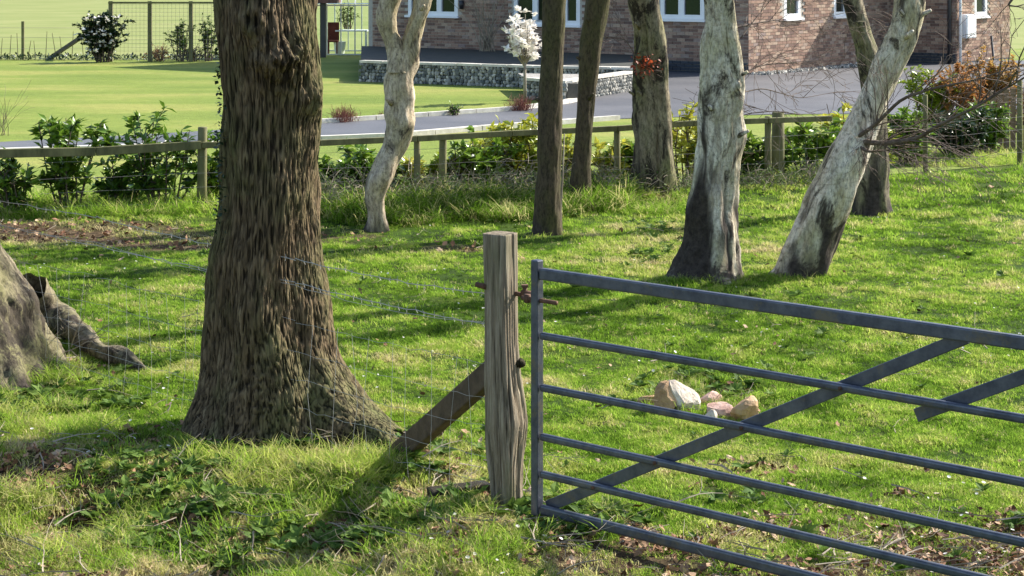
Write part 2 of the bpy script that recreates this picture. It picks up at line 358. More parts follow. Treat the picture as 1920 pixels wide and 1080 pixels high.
# ------------------------------------------------------------------ house
u = Vector((-math.cos(R(37)), math.sin(R(37)), 0))       # along the shaded front, away to the left
v = Vector((math.sin(R(37)), math.cos(R(37)), 0))        # along the sunlit side, away to the right
nA = Vector((-v.x, -v.y, 0)); nB = Vector((-u.x, -u.y, 0))
C0 = Vector((G(1403, 141).x, G(1403, 141).y, 0))
def onwall(o, d, px):                                     # distance along d from o at photo column px
    k = (px - 960) / F; return (k * o.y - o.x) / (d.x - k * d.y)
sconc, wing = 7.27, 1.8
Wc = C0 + v * sconc + nB * wing
house = empty('brick_house', C0, 'brick house with white framed windows beyond the driveway and stone wall', 'house')
def zAt(o, d, s, py): return H - (py - HY) * (o + d * s).y / F
indiv = [0]
bm1 = MB(); bm1.box((0, 0, 0), (.215, .10, .065)); brick_me = bm1.mesh('brick', M['single_brick'])
def wall(o, d, n, length, height, wins, near=False, z0=-.1):
    """o, d on the outer face; wins = [(s0, s1, z0, z1)] openings"""
    mb = MB(); s_ed = sorted({0., length, *[q for w_ in wins for q in w_[:2]]}); z_ed = sorted({z0, height, *[q for w_ in wins for q in w_[2:4]]})
    for sa, sb in zip(s_ed[:-1], s_ed[1:]):
        for za, zb in zip(z_ed[:-1], z_ed[1:]):
            if any(w_[0] <= sa + 1e-6 and sb <= w_[1] + 1e-6 and w_[2] <= za + 1e-6 and zb <= w_[3] + 1e-6 for w_ in wins): continue
            c = o + d * (sa + sb) / 2 - n * .16; c.z = (za + zb) / 2
            mb.box(c, (sb - sa, .3, zb - za), Matrix((d, -n if (d.cross(-n)).z > 0 else n, Vector((0, 0, 1)))).transposed())
    wo_ = mb.build('wall', M['mortar'], house)
    rows = int((2.35 - z0) / .075)
    rest = MB(); rot = Matrix((d, n, Vector((0, 0, 1)))).transposed()
    plinth = MB()
    for r_ in range(rows):
        z = z0 + .0375 + r_ * .075
        s = -.11 if r_ % 2 else 0
        while s < length:
            a_, b_ = max(s, 0), min(s + .215, length)
            if b_ - a_ > .03 and not any(w_[0] - .01 < b_ and a_ < w_[1] + .01 and w_[2] - .03 < z < w_[3] + .03 for w_ in wins):
                c = o + d * (a_ + b_) / 2 - n * .04; c.z = z
                c = c + n * rnd.uniform(-.002, .002)
                if z < (.28 if n is nA else .06): plinth.box(c + n * .012, (b_ - a_, .1, .065), rot)
                elif near and b_ - a_ > .2 and indiv[0] < 300 and near[0] < (a_ + b_) / 2 < near[1] and z < 1.75 and z > .28:
                    q = bpy.data.objects.new('brick', brick_me); COL.objects.link(q); q.parent = wo_
                    q.matrix_local = Matrix.Translation(c) @ rot.to_4x4(); indiv[0] += 1
                else: rest.box(c, (b_ - a_, .1, .065), rot, rnd.random())
            s += .225
    k = rest.build('brick_courses', M['brick'], wo_); k.location = (0, 0, 0); tag(k, kind='stuff')
    k = plinth.build('plinth_bricks', M['blue_brick'], wo_); k.location = (0, 0, 0); tag(k, kind='stuff')
    return wo_
def window(o, d, n, s0, s1, z0, z1, mull=(), parent=house):
    fr = MB(); rot = Matrix((d, n, Vector((0, 0, 1)))).transposed(); fw = .07
    def bx(mb, a, b, za, zb, off, dep): mb.box(o + d * (a + b) / 2 + n * off + Vector((0, 0, (za + zb) / 2)), (b - a, dep, zb - za), rot)
    bx(fr, s0, s0 + fw, z0, z1, -.05, .09); bx(fr, s1 - fw, s1, z0, z1, -.05, .09)
    bx(fr, s0 + fw, s1 - fw, z0, z0 + fw, -.05, .09); bx(fr, s0 + fw, s1 - fw, z1 - fw, z1, -.05, .09)
    for m in mull: bx(fr, m - fw * .6, m + fw * .6, z0 + fw, z1 - fw, -.05, .085)
    f = fr.build('window', M['upvc'], parent)
    ed = [s0 + fw] + [x for m in mull for x in (m - fw * .6, m + fw * .6)] + [s1 - fw]
    for a, b in zip(ed[::2], ed[1::2]):
        for za, zb, nm in ((z0 + fw, z0 + fw + .0, None),):
            pass
        sa = MB(); q = .035
        bx(sa, a, a + q, z0 + fw, z1 - fw, -.035, .07); bx(sa, b - q, b, z0 + fw, z1 - fw, -.035, .07)
        bx(sa, a + q, b - q, z0 + fw, z0 + fw + q, -.035, .07); bx(sa, a + q, b - q, z1 - fw - q, z1 - fw, -.035, .07)
        k = sa.build('sash', M['upvc'], f); k.location = (0, 0, 0)
        g_ = MB(); bx(g_, a + q, b - q, z0 + fw + q, z1 - fw - q, -.055, .012); k = g_.build('pane', M['glass'], f); k.location = (0, 0, 0)
    sl = MB(); bx(sl, s0 - .06, s1 + .06, z0 - .055, z0, .0, .16); k = sl.build('sill', M['upvc'], f); k.location = (0, 0, 0)
# front (shaded) openings
def opA(p0, p1, ys): 
    a_, b_ = sorted((onwall(C0, u, p0), onwall(C0, u, p1))); return (a_, b_, zAt(C0, u, (a_ + b_) / 2, ys), 2.3)
WA = [opA(765, 858, 29), opA(963, 1087, 46), opA(1238, 1320, 36)]
LA = onwall(C0, u, 699)
wall(C0, u, nA, LA, 4.7, WA, (0., 4.2))
window(C0, u, nA, *WA[0], [onwall(C0, u, 823)]); window(C0, u, nA, *WA[1], [onwall(C0, u, 1003), onwall(C0, u, 1058)]); window(C0, u, nA, *WA[2], [onwall(C0, u, 1277)])
def opB(o, p0, p1, ys): 
    a_, b_ = sorted((onwall(o, v, p0), onwall(o, v, p1))); return (a_, b_, zAt(o, v, (a_ + b_) / 2, ys), 2.3)
WB = [opB(C0, 1471, 1501, 34), opB(C0, 1564, 1588, 30)]
wall(C0, v, nB, sconc, 4.7, WB, (0., 4.5))
for w_ in WB: window(C0, v, nB, *w_)
wall(Wc - nB * wing + Vector((0, 0, 0)), nB, nA, wing, 3.6, [])
WC = [opB(Wc, 1828, 1851, 30)]
LW = onwall(Wc, v, 1893)
wall(Wc, v, nB, LW, 3.6, WC)
window(Wc, v, nB, *WC[0])
# back walls, left wall and roofs (out of frame, they shade the garden)
rf = MB(); LB = sconc + LW; base = C0 + u * LA
def quad(mb, *p): mb.add(p, [tuple(range(len(p)))])
ev = .35; a_, b_ = C0 + nA * ev + nB * ev, base + nA * ev + u * ev
c_, d_ = base + v * LB + u * ev, C0 + v * LB + nB * ev
zt = Vector((0, 0, 4.7)); rz = Vector((0, 0, 6.2)); m1 = C0 + v * 4 + u * 3; m2 = base + v * 4 - u * 2
quad(rf, a_ + zt, b_ + zt, m2 + rz, m1 + rz); quad(rf, b_ + zt, c_ + zt, m2 + rz); quad(rf, c_ + zt, d_ + zt, m1 + rz, m2 + rz); quad(rf, d_ + zt, a_ + zt, m1 + rz)
quad(rf, a_ + zt, d_ + zt, c_ + zt, b_ + zt)
rf.build('roof', M['roof_tile'], house)
bw = MB(); bar(bw, base + Vector((0, 0, 2.35)), base + v * LB + Vector((0, 0, 2.35)), .3, 4.7); bar(bw, base + v * LB + Vector((0, 0, 2.35)), C0 + v * LB + Vector((0, 0, 2.35)), .3, 4.7)
bw.build('rear_wall', M['mortar'], house)
wr = MB(); q0 = Wc - nB * wing; zt = Vector((0, 0, 3.6))
quad(wr, Wc + zt - v * .15 + nB * .2, Wc + v * LW + zt + nB * .2, q0 + v * LW + zt + Vector((0, 0, .25)), q0 + zt - v * .15 + Vector((0, 0, .25)))
wr.build('wing_roof', M['roof_tile'], house)
# downpipes and meter box
dp = MB(); p = Wc + v * .12 + nB * .07; dp.tube([p, p + Vector((0, 0, 3.2))], .038, 10); dp.build('downpipe', M['upvc'], house, True)
dp = MB(); p = Wc - nB * .14 + nA * .07; dp.tube([p, p + Vector((0, 0, 3.2))], .05, 10); dp.build('downpipe', M['dark_paint'], house, True)
sb = [onwall(Wc, v, 1801), onwall(Wc, v, 1819)]; zb = [zAt(Wc, v, sb[0], 72), zAt(Wc, v, sb[0], 27)]
mbx = MB(); rot = Matrix((v, nB, Vector((0, 0, 1)))).transposed()
mbx.box(Wc + v * sum(sb) / 2 + nB * .08 + Vector((0, 0, sum(zb) / 2)), (sb[1] - sb[0], .18, zb[1] - zb[0]), rot); o = mbx.build('meter_box', M['upvc'], house); bevel(o, .02)
mbx = MB(); mbx.box(Wc + v * sum(sb) / 2 + nB * .175 + Vector((0, 0, sum(zb) / 2)), (sb[1] - sb[0] - .06, .012, zb[1] - zb[0] - .07), rot)
k = mbx.build('door', M['upvc'], o); k.location = (0, 0, 0)
lp = MB(); sL = onwall(C0, u, 868); p = C0 + u * sL + nA * .07 + Vector((0, 0, zAt(C0, u, sL, 8))); lp.tube([p - Vector((0, 0, .12)), p + Vector((0, 0, .1))], [.05, .07], 8); lp.build('wall_lamp', M['dark_paint'], house, True)
pp = MB(); sL = onwall(Wc, v, 1852); p0 = Wc + v * sL + nB * .1 + Vector((0, 0, zAt(Wc, v, sL, 68))); p1 = Wc + v * (sL - .45) + nB * .35 + Vector((0, 0, zAt(Wc, v, sL, 110))); 
pp.tube([p0, p1], .03, 6); pl = pp.build('leaning_pole', M['dark_paint']); tag(pl, 'short dark pole leaning against the sunlit wall right of the white box', 'pole')

# ------------------------------------------------------------------ gabion walls
def blob(mb, c, sz, col, seed, seg=6, rings=4, rot=None):
    r = random.Random(seed); vs = [Vector((0, 0, -1))]
    for i in range(1, rings):
        ph = math.pi * i / rings - math.pi / 2
        for k in range(seg):
            th = 2 * math.pi * (k + .5 * (i % 2)) / seg
            vs.append(Vector((math.cos(ph) * math.cos(th), math.cos(ph) * math.sin(th), math.sin(ph))) * r.uniform(.78, 1.12))
    vs.append(Vector((0, 0, 1)))
    fs = [(0, 1 + (k + 1) % seg, 1 + k) for k in range(seg)]
    for i in range(rings - 2):
        fs += [(1 + i * seg + k, 1 + i * seg + (k + 1) % seg, 1 + (i + 1) * seg + (k + 1) % seg, 1 + (i + 1) * seg + k) for k in range(seg)]
    n = len(vs) - 1; fs += [(n, n - seg + k, n - seg + (k + 1) % seg) for k in range(seg)]
    rr = rot or Euler((r.uniform(0, 6), r.uniform(0, 6), r.uniform(0, 6))).to_matrix()
    mb.add([rr @ Vector((q.x * sz[0], q.y * sz[1], q.z * sz[2])) + Vector(c) if rot is None else rr @ Vector((q.x * sz[0], q.y * sz[1], q.z * sz[2])) + Vector(c) for q in vs], fs, col)
def gabion(name, faces, h, label, cap_w=.22, top=None):
    root = empty(name, faces[0][0], label, 'wall')
    st = MB(); core = MB(); cp = MB(); wi = MB(); k = 0
    for a, b in faces:
        d = (b - a); L = d.length; d.normalize(); n = Vector((d.y, -d.x, 0))
        if n.y > 0 and n.x < .5: n = -n
        bar(core, a - n * .22 + Vector((0, 0, h / 2)), b - n * .22 + Vector((0, 0, h / 2)), .3, h - .04)
        z = .03
        while z < h - .03:
            s = rnd.uniform(0, .08)
            while s < L:
                r_ = rnd.uniform(.035, .065); c = a + d * s - n * .03 + Vector((0, 0, z))
                blob(st, c, (r_ * rnd.uniform(1, 1.5), r_, r_ * .8), rnd.random() ** 1.1, k, 5, 3); k += 1; s += r_ * 1.7
            z += .07
        cnt = max(1, round(L / .6))
        for i in range(cnt):
            c0 = a + d * (L * i / cnt + .006) - n * .09; c1 = a + d * (L * (i + 1) / cnt - .006) - n * .09
            q = MB(); bar(q, c0 + Vector((0, 0, h + .02)), c1 + Vector((0, 0, h + .02)), cap_w, .05, jit=.004); q.build('cap_stone', M['kerb'], root)
        s = 0
        while s <= L: wi.tube([a + d * s + n * .035, a + d * s + n * .035 + Vector((0, 0, h))], .003, 4); s += .15
    k_ = st.build('stone_fill', M['gabion_stone'], root); tag(k_, kind='stuff')
    core.build('core', M['terrace'], root)
    k_ = wi.build('wire_cage', M['wire'], root); tag(k_, kind='stuff')
    return root
w1 = [Vector((-3.26, 41.1, 0)), Vector((.43, 39.0, 0)), Vector((2.5, 38.3, 0))]
lf = Vector((-3.1, 47.5, 0))
gabion('gabion_wall', [(w1[0], w1[1]), (w1[1], w1[2])], .42, 'long low gabion wall of grey stones under pale caps below the house')
t2 = [Vector((.12, 38.6, 0)), Vector((.25, 35.8, 0)), Vector((.95, 34.9, 0)), Vector((2.42, 38.1, 0))]
gabion('gabion_wall', [(t2[1], t2[2]), (t2[2], t2[3])], .36, 'short pale stone gabion wall in full sun where the driveway bends')
sheet('terrace', [(w1[0].x, w1[0].y + .3), (w1[1].x, w1[1].y + .3), (w1[2].x, w1[2].y + .3), (3.0, 45.6), (base.x - .3, base.y)], .38, M['terrace'])
sheet('planting_bed', [(t2[0].x, t2[0].y), (t2[1].x + .1, t2[1].y + .2), (t2[2].x, t2[2].y + .35), (t2[3].x - .2, t2[3].y)], .33, M['gravel'])
# gravel strip under the sunlit wall
gs = MB()
for i in range(900):
    s = rnd.uniform(.1, sconc - .5); o_ = rnd.uniform(.02, .38); p = C0 + v * s + nB * o_
    r_ = rnd.uniform(.025, .055); blob(gs, p + Vector((0, 0, .02)), (r_ * 1.3, r_, r_ * .8), rnd.random(), i, 5, 3)
k = gs.build('gravel_strip', M['gabion_stone']); tag(k, 'strip of pale cobbles along the foot of the sunlit brick wall', 'gravel', kind='stuff')

# ------------------------------------------------------------------ trunks and branches
def path_interp(pts, n):
    P = np.array(pts, float); t = np.concatenate([[0], np.cumsum(np.linalg.norm(np.diff(P[:, :3], axis=0), axis=1))]); t /= t[-1]
    q = np.linspace(0, 1, n); out = np.stack([np.interp(q, t, P[:, k]) for k in range(P.shape[1])], 1)
    for _ in range(max(1, n // (len(pts) * 3))):
        o2 = out.copy(); out[1:-1] = (o2[:-2] + o2[1:-1] * 2 + o2[2:]) / 4
    return out
def trunk(name, pts, parent, mat, n=48, rows=160, bark=.006, freq=(14, 4), lumps=.03, roots=(), base_h=.5, burrs=(), seed=0., smooth_base=0, zg=0.):
    """pts = [(x, y, z, r)] from the ground up"""
    S = path_interp(pts, rows); th = np.linspace(0, 2 * math.pi, n, endpoint=False)
    C_, S_ = np.cos(th)[None, :], np.sin(th)[None, :]
    r = S[:, 3:4]; z = S[:, 2:3]
    q = lambda k: (C_ * r * k + seed, S_ * r * k + seed)
    lump = fbm(*q(4.), z * 1.6 + seed, 3) * lumps * (r / .15)
    rid = 1 - np.abs(fbm(*[a + .6 * vn(C_ * 3, S_ * 3, z * 3) for a in q(freq[0])], z * freq[1], 3))
    rid = np.clip(rid, 0, 1)
    rad = r + lump + (rid - .6) * bark
    for ang, ln, hh, wd in roots:
        da = np.abs((th[None, :] - ang + math.pi) % (2 * math.pi) - math.pi)
        rad = rad + ln * np.exp(-np.clip(z - zg, 0, 9) / hh) * np.exp(-(da / wd) ** 2)
    for ang, zz, sr, am in burrs:
        da = np.abs((th[None, :] - ang + math.pi) % (2 * math.pi) - math.pi) * r
        g_ = np.exp(-((da / sr) ** 2 + ((z - zz) / sr) ** 2)); rad = rad + g_ * (am + am * .55 * fbm(C_ * 9 + 3, S_ * 9, z * 14, 4))
    X = S[:, 0:1] + C_ * rad; Y = S[:, 1:2] + S_ * rad; Z = z + 0 * C_
    V = np.stack([X.ravel(), Y.ravel(), Z.ravel()], 1)
    i = np.arange(rows - 1)[:, None] * n; k = np.arange(n)[None, :]; k2 = (k + 1) % n
    Fq = np.stack([(i + k).ravel(), (i + k2).ravel(), (i + n + k2).ravel(), (i + n + k).ravel()], 1).tolist()
    Fq.append(tuple(range((rows - 1) * n, rows * n)))
    me = bpy.data.meshes.new(name); off = Vector(parent.location) if parent else Vector()
    me.from_pydata((V - np.array(off)).tolist(), [], Fq); me.materials.append(mat); me.polygons.foreach_set('use_smooth', [True] * len(me.polygons))
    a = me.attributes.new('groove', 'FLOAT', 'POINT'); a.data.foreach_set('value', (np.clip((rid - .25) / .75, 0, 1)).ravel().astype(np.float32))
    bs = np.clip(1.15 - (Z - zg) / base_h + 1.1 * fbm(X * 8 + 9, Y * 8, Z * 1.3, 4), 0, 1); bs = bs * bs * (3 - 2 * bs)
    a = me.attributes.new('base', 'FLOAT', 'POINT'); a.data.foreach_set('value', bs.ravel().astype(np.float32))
    o = bpy.data.objects.new(name, me); COL.objects.link(o); o.parent = parent; return o
def pixpath(pp, Y, Y2=None):
    out = []
    for i, (px, py, wd) in enumerate(pp):
        y_ = Y if Y2 is None else Y + (Y2 - Y) * i / (len(pp) - 1)
        p = D(px, py, y_); out.append((p.x, p.y, p.z, wd / 2 * y_ / F))
    return out
def grow(mb, p, d, L, r, depth, r_, droop=0., spread=.6, kids=3, nseg=4, minr=.0018, n=5):
    pts = [p]; rr = [r]; q = p.copy(); dd = d.copy()
    for i in range(nseg):
        dd = (dd + Vector((r_.gauss(0, .16), r_.gauss(0, .16), r_.gauss(0, .12) - droop))).normalized()
        q = q + dd * (L / nseg); pts.append(q.copy()); rr.append(max(minr, r * (1 - .7 * (i + 1) / nseg)))
    mb.tube(pts, rr, n if r > .01 else 3, False)
    if depth > 0:
        for k in range(kids):
            i = r_.randint(1, nseg); b = pts[i]
            nd = (pts[i] - pts[i - 1]).normalized(); ax = Vector((r_.gauss(0, 1), r_.gauss(0, 1), r_.gauss(0, 1))).normalized()
            nd = (nd + (ax - nd * ax.dot(nd)).normalized() * r_.uniform(spread * .6, spread * 1.5)).normalized()
            grow(mb, b, nd, L * r_.uniform(.45, .75), rr[i] * .65, depth - 1, r_, droop, spread, kids, nseg, minr, n)
def crown(parent, top, r, seed, mat, L=2.2, num=5, depth=3, spread=.7):
    mb = MB(); q = random.Random(seed)
    for i in range(num):
        a = 2 * math.pi * i / num + q.uniform(-.4, .4)
        grow(mb, Vector(top[:3]) - Vector((0, 0, q.uniform(0, 1.2))), Vector((math.cos(a) * .8, math.sin(a) * .8, q.uniform(.5, 1.1))).normalized(), L * q.uniform(.8, 1.2), r * .55, depth, q, 0, spread, 3)
    o = mb.build('crown', mat, parent, True); return o

# oak --------------------------------------------------
OY = 10.3
pp = pixpath([(520, 860, 330), (528, 780, 305), (520, 720, 268), (508, 660, 240), (502, 600, 222), (500, 500, 206), (502, 400, 194), (505, 300, 190), (504, 200, 186), (498, 100, 190), (494, 0, 194), (490, -150, 196)], OY)
pp += [(-1.30, OY, 3.6, .27), (-1.2, OY + .1, 4.8, .25), (-1.15, OY + .1, 6.2, .2)]
oak = empty('oak_tree', (-1.28, OY, 0), 'massive oak trunk with deeply ridged bark and spreading roots, left of the gatepost', 'tree')
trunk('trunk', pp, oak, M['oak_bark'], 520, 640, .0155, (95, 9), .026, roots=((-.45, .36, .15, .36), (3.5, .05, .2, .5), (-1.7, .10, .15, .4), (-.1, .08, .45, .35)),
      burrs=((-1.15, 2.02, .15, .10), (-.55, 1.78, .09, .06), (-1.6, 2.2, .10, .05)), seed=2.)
crown(oak, (-1.15, OY + .1, 6.0), .2, 5, M['dark_bark'], 2.6, 6, 3)

def rough_tube(name, pts_, rr_, parent, mat, amp=.012, fr=(30, 8), n=40, rows=70, seed=0.):
    P = [(*p, r_) for p, r_ in zip(pts_, rr_)]; S = path_interp(P, rows); th = np.linspace(0, 2 * math.pi, n, endpoint=False); vs = []
    T = np.gradient(S[:, :3], axis=0); T /= np.linalg.norm(T, axis=1)[:, None]
    A = np.cross(T, [0, 0, 1]); A /= np.linalg.norm(A, axis=1)[:, None]; B = np.cross(T, A); Ls = np.cumsum(np.linalg.norm(np.diff(S[:, :3], axis=0, prepend=S[:1, :3]), axis=1))[:, None]
    C_, S_ = np.cos(th)[None, :], np.sin(th)[None, :]; r0 = S[:, 3:4]
    rid = np.clip(1 - np.abs(fbm(C_ * r0 * fr[0] + seed, S_ * r0 * fr[0], Ls * fr[1], 3)), 0, 1)
    rad = r0 * (1 + .22 * fbm(C_ * 1.3 + seed, S_ * 1.3, Ls * 7, 3)) + (rid - .6) * amp
    V = S[:, None, :3] + A[:, None, :] * (C_ * rad)[..., None] + B[:, None, :] * (S_ * rad)[..., None]
    V = V.reshape(-1, 3) - np.array(parent.location); i = np.arange(rows - 1)[:, None] * n; k = np.arange(n)[None, :]; k2 = (k + 1) % n
    Fq = np.stack([(i + k).ravel(), (i + n + k).ravel(), (i + n + k2).ravel(), (i + k2).ravel()], 1).tolist()
    me = bpy.data.meshes.new(name); me.from_pydata(V.tolist(), [], Fq); me.materials.append(mat); me.polygons.foreach_set('use_smooth', [True] * len(me.polygons))
    a = me.attributes.new('groove', 'FLOAT', 'POINT'); a.data.foreach_set('value', np.clip((rid - .25) / .75, 0, 1).ravel().astype(np.float32))
    o = bpy.data.objects.new(name, me); COL.objects.link(o); o.parent = parent; return o
rough_tube('root', [Vector((-1.10, 10.2, .30)), Vector((-.95, 10.06, .14)), Vector((-.80, 9.95, .07)), Vector((-.68, 9.86, .05)), Vector((-.6, 9.80, -.02))], [.17, .135, .10, .075, .05], oak, M['oak_bark'], .012, (95, 20), 80, 120)
# generic leaf scatter joined in one mesh
def leafgeo(L=1., W=.45, fold=.12, bend=.15):
    v_ = [(0, 0, 0), (W * .38, L * .28, fold * .5 * W), (W * .5, L * .55, fold * W - bend * .1), (0, L, -bend), (-W * .5, L * .55, fold * W - bend * .1), (-W * .38, L * .28, fold * .5 * W), (0, L * .3, 0), (0, L * .6, -bend * .35)]
    f_ = [(0, 1, 6), (0, 6, 5), (1, 2, 7, 6), (6, 7, 4, 5), (2, 3, 7), (7, 3, 4)]
    return [Vector(q) for q in v_], f_
LV, LFc = leafgeo()
def addleaf(mb, p, s, r_, up=.3, W=1., d=None):
    if d is None: d = Vector((r_.gauss(0, 1), r_.gauss(0, 1), r_.gauss(up, .6)))
    d = d.normalized(); x = d.cross(Vector((r_.gauss(0, .4), r_.gauss(0, .4), 1))).normalized(); z = x.cross(d)
    m = Matrix((x * W, d, z)).transposed(); mb.add([m @ q * s + p for q in LV], LFc)
def leafmatrix(p, s, r_, d):
    d = d.normalized(); x = d.cross(Vector((r_.gauss(0, .4), r_.gauss(0, .4), 1))).normalized(); z = x.cross(d)
    return Matrix.Translation(p) @ (Matrix((x, d, z)).transposed().to_4x4()) @ Matrix.Scale(s, 4)
iv = MB(); q = random.Random(3)
for i in range(420):
    z = q.uniform(.25, 2.5); a = math.pi * q.uniform(.93, 1.22); rr_ = .262 if 1.2 < z < 1.9 else (.268 if z > .9 else .31 - .05 * z)
    p = Vector((-1.305 + rr_ * math.cos(a) * 1.03, OY + rr_ * math.sin(a), z)); addleaf(iv, p, q.uniform(.018, .034), q, 0, 1.6)
k = iv.build('ivy', M['ivy_leaf'], oak); tag(k, kind='stuff')

# left buttressed tree ---------------------------------
LY = 11.9
lt = empty('old_tree', (-3.45, LY, 0), 'buttressed grey tree base with gnarled mossy roots at the left edge', 'tree')
trunk('trunk', [(-3.45, LY, -.1, .70), (-3.45, LY, .0, .65), (-3.45, LY, .17, .59), (-3.45, LY, .30, .54), (-3.45, LY, .434, .47), (-3.46, LY, .566, .385), (-3.47, LY, .765, .28), (-3.5, LY, 1.1, .25), (-3.55, LY, 2, .24), (-3.6, LY, 5, .2)], lt, M['mossy_grey'], 200, 300, .022, (30, 9), .022,
      roots=((-.9, .10, .2, .35), (-2, .1, .2, .4), (3.5, .1, .2, .4)), base_h=.12, seed=5.)
crown(lt, (-3.6, LY, 5), .2, 8, M['dark_bark'], 1.8, 4, 2)
for j, (pts_, rr_) in enumerate((([G(40, 640) + Vector((0, .25, .30)), G(90, 615) + Vector((0, 0, .13)), G(140, 640) + Vector((0, 0, .07)), G(185, 668) + Vector((0, 0, .03)), G(230, 680) + Vector((0, 0, .04)), G(285, 700) + Vector((0, 0, -.03))], [.13, .10, .075, .05, .055, .03]),
                 ([G(30, 650) + Vector((0, 0, .2)), G(75, 670) + Vector((0, 0, .07)), G(125, 705) + Vector((0, 0, -.02))], [.14, .09, .04]),
                 ([G(100, 630) + Vector((0, 0, .06)), G(150, 625) + Vector((0, 0, .05)), G(190, 640) + Vector((0, 0, -.02))], [.05, .04, .02]))):
    rough_tube('root', pts_, rr_, lt, M['mossy_grey'], .014, (30, 10), 36, 60, j * 3.)
m_ = MB(); q = random.Random(21)
for i in range(16): grow(m_, G(q.uniform(60, 170), q.uniform(640, 680)) + Vector((0, 0, .05)), Vector((q.gauss(0, 1), -.4, q.uniform(.3, 1))).normalized(), q.uniform(.12, .3), .005, 1, q)
k = m_.build('bare_twigs', M['pale_twig']); tag(k, 'tangle of pale bare twigs among the roots at the left edge', 'twigs')

def tree(name, label, Y, pix, mat, top, seed, extra=(), n=64, rows=180, bark=.008, freq=(16, 5), lumps=.03, roots=(), base_h=.5, burrs=(), cr=True, L=2., group=None, cdepth=3):
    b0 = G(pix[0][0], HY + F * H / Y); root = empty(name, (b0.x, Y, 0), label, 'tree', group)
    pp = pixpath(pix, Y) + [tuple(t_) for t_ in top]
    trunk('trunk', pp, root, mat, n, rows, bark, freq, lumps, roots, base_h, burrs, seed)
    for e in extra: trunk('stem', e, root, mat, 40, 120, bark, freq, lumps, (), .5, (), seed + 3, 0, -99.)
    q = random.Random(int(seed * 77)); P_ = pixpath(pix, Y)
    for k in range(4):
        j = q.randint(len(P_) // 2, len(P_) - 1); c = Vector(P_[j][:3]); a = q.choice((-.4, 3.5, -1.2, -2.1)); d = Vector((math.cos(a), math.sin(a), .5)).normalized()
        st_ = MB(); st_.tube([c + d * P_[j][3] * .8, c + d * (P_[j][3] + .03), c + d * (P_[j][3] + q.uniform(.05, .12))], [.03, .018, .012], 8); st_.build('branch_stub', mat, root, True)
    if cr: crown(root, top[-1], top[-1][3], int(seed * 10), M['twig'], L, 4, 2)
    return root
gz = HY + F * H
# forked pale tree
Y = 18.1; yb = HY + F * H / Y
f1 = pixpath([(742, 135, 46), (733, 95, 40), (722, 60, 34), (722, 30, 36), (736, 0, 32), (750, -40, 28)], Y) + [(-1.25, Y, 4.2, .07), (-1.3, Y, 5.5, .05)]
tree('forked_tree', 'pale twisted tree with a smooth forked trunk, between the oak and the gatepost', Y,
     [(706, 445, 34), (708, 410, 34), (700, 375, 40), (712, 335, 46), (726, 300, 48), (738, 270, 46), (746, 235, 44), (742, 200, 42), (741, 150, 46), (750, 105, 48), (764, 65, 40), (785, 25, 38), (797, -10, 32)], M['grey_bark'],
     [(-.70, Y, 3.6, .07), (-.55, Y, 5.2, .05)], 1.3, (f1,), roots=((0, .04, .1, .5), (3, .05, .1, .5)), base_h=.5, lumps=.10, bark=.012, freq=(22, 5), burrs=((-1.4, D(748, 225, Y).z, .06, .025), (-1.7, D(757, 95, Y).z, .05, -.03)))
# dark straight trunk
Y = 17.8
tree('dark_tree', 'straight dark brown trunk with even sides, right behind the tall gatepost', Y,
     [(1025, 450, 54), (1027, 420, 50), (1028, 380, 44), (1030, 320, 40), (1033, 200, 42), (1036, 100, 43), (1039, 0, 42)], M['dark_bark'],
     [(.45, Y, 3.6, .1), (.55, Y, 5.5, .07)], 2.1, roots=((0, .02, .1, .5),), base_h=.1, bark=.012, freq=(30, 3))
ss = MB(); p0 = G(1052, 430); ss.tube([p0, D(1051, 390, p0.y), D(1055, 330, p0.y), D(1058, 250, p0.y)], [.016, .013, .01, .006], 6)
k = ss.build('sapling', M['pale_twig'], None, True); tag(k, 'thin pale sapling stem rising close beside the straight dark trunk', 'sapling')
# thinner dark tree behind
Y = 19.8
tree('dark_tree', 'thinner dark trunk leaning slightly right, set back right of the straight one', Y,
     [(1088, 395, 46), (1088, 360, 40), (1090, 320, 34), (1094, 260, 32), (1099, 190, 34), (1106, 120, 38), (1114, 50, 40), (1122, 0, 44)], M['dark_bark'],
     [(1.0, Y, 3.6, .1), (1.2, Y, 5.5, .07)], 3.4, base_h=.1, bark=.012, freq=(30, 3))
# double mossy tree
Y = 20.6
s2 = pixpath([(1244, 385, 56), (1248, 330, 46), (1246, 260, 34), (1240, 180, 30), (1236, 120, 28), (1228, 60, 28), (1222, 0, 26)], Y - .1) + [(1.6, Y, 4, .06), (1.8, Y, 5.5, .05)]
tree('double_stemmed_tree', 'rugged mossy trunk of two fused stems with a red leaf tuft, beyond the fence posts', Y,
     [(1235, 385, 96), (1230, 355, 86), (1222, 300, 68), (1218, 250, 58), (1214, 190, 52), (1211, 120, 48), (1207, 60, 46), (1202, 0, 44)], M['mossy_bark'],
     [(1.35, Y, 3.8, .11), (1.2, Y, 5.6, .07)], 4.2, (s2,), roots=((0, .06, .15, .4), (-.6, .1, .12, .3), (3.1, .06, .2, .5)), base_h=.45, bark=.016, freq=(18, 3), lumps=.05)
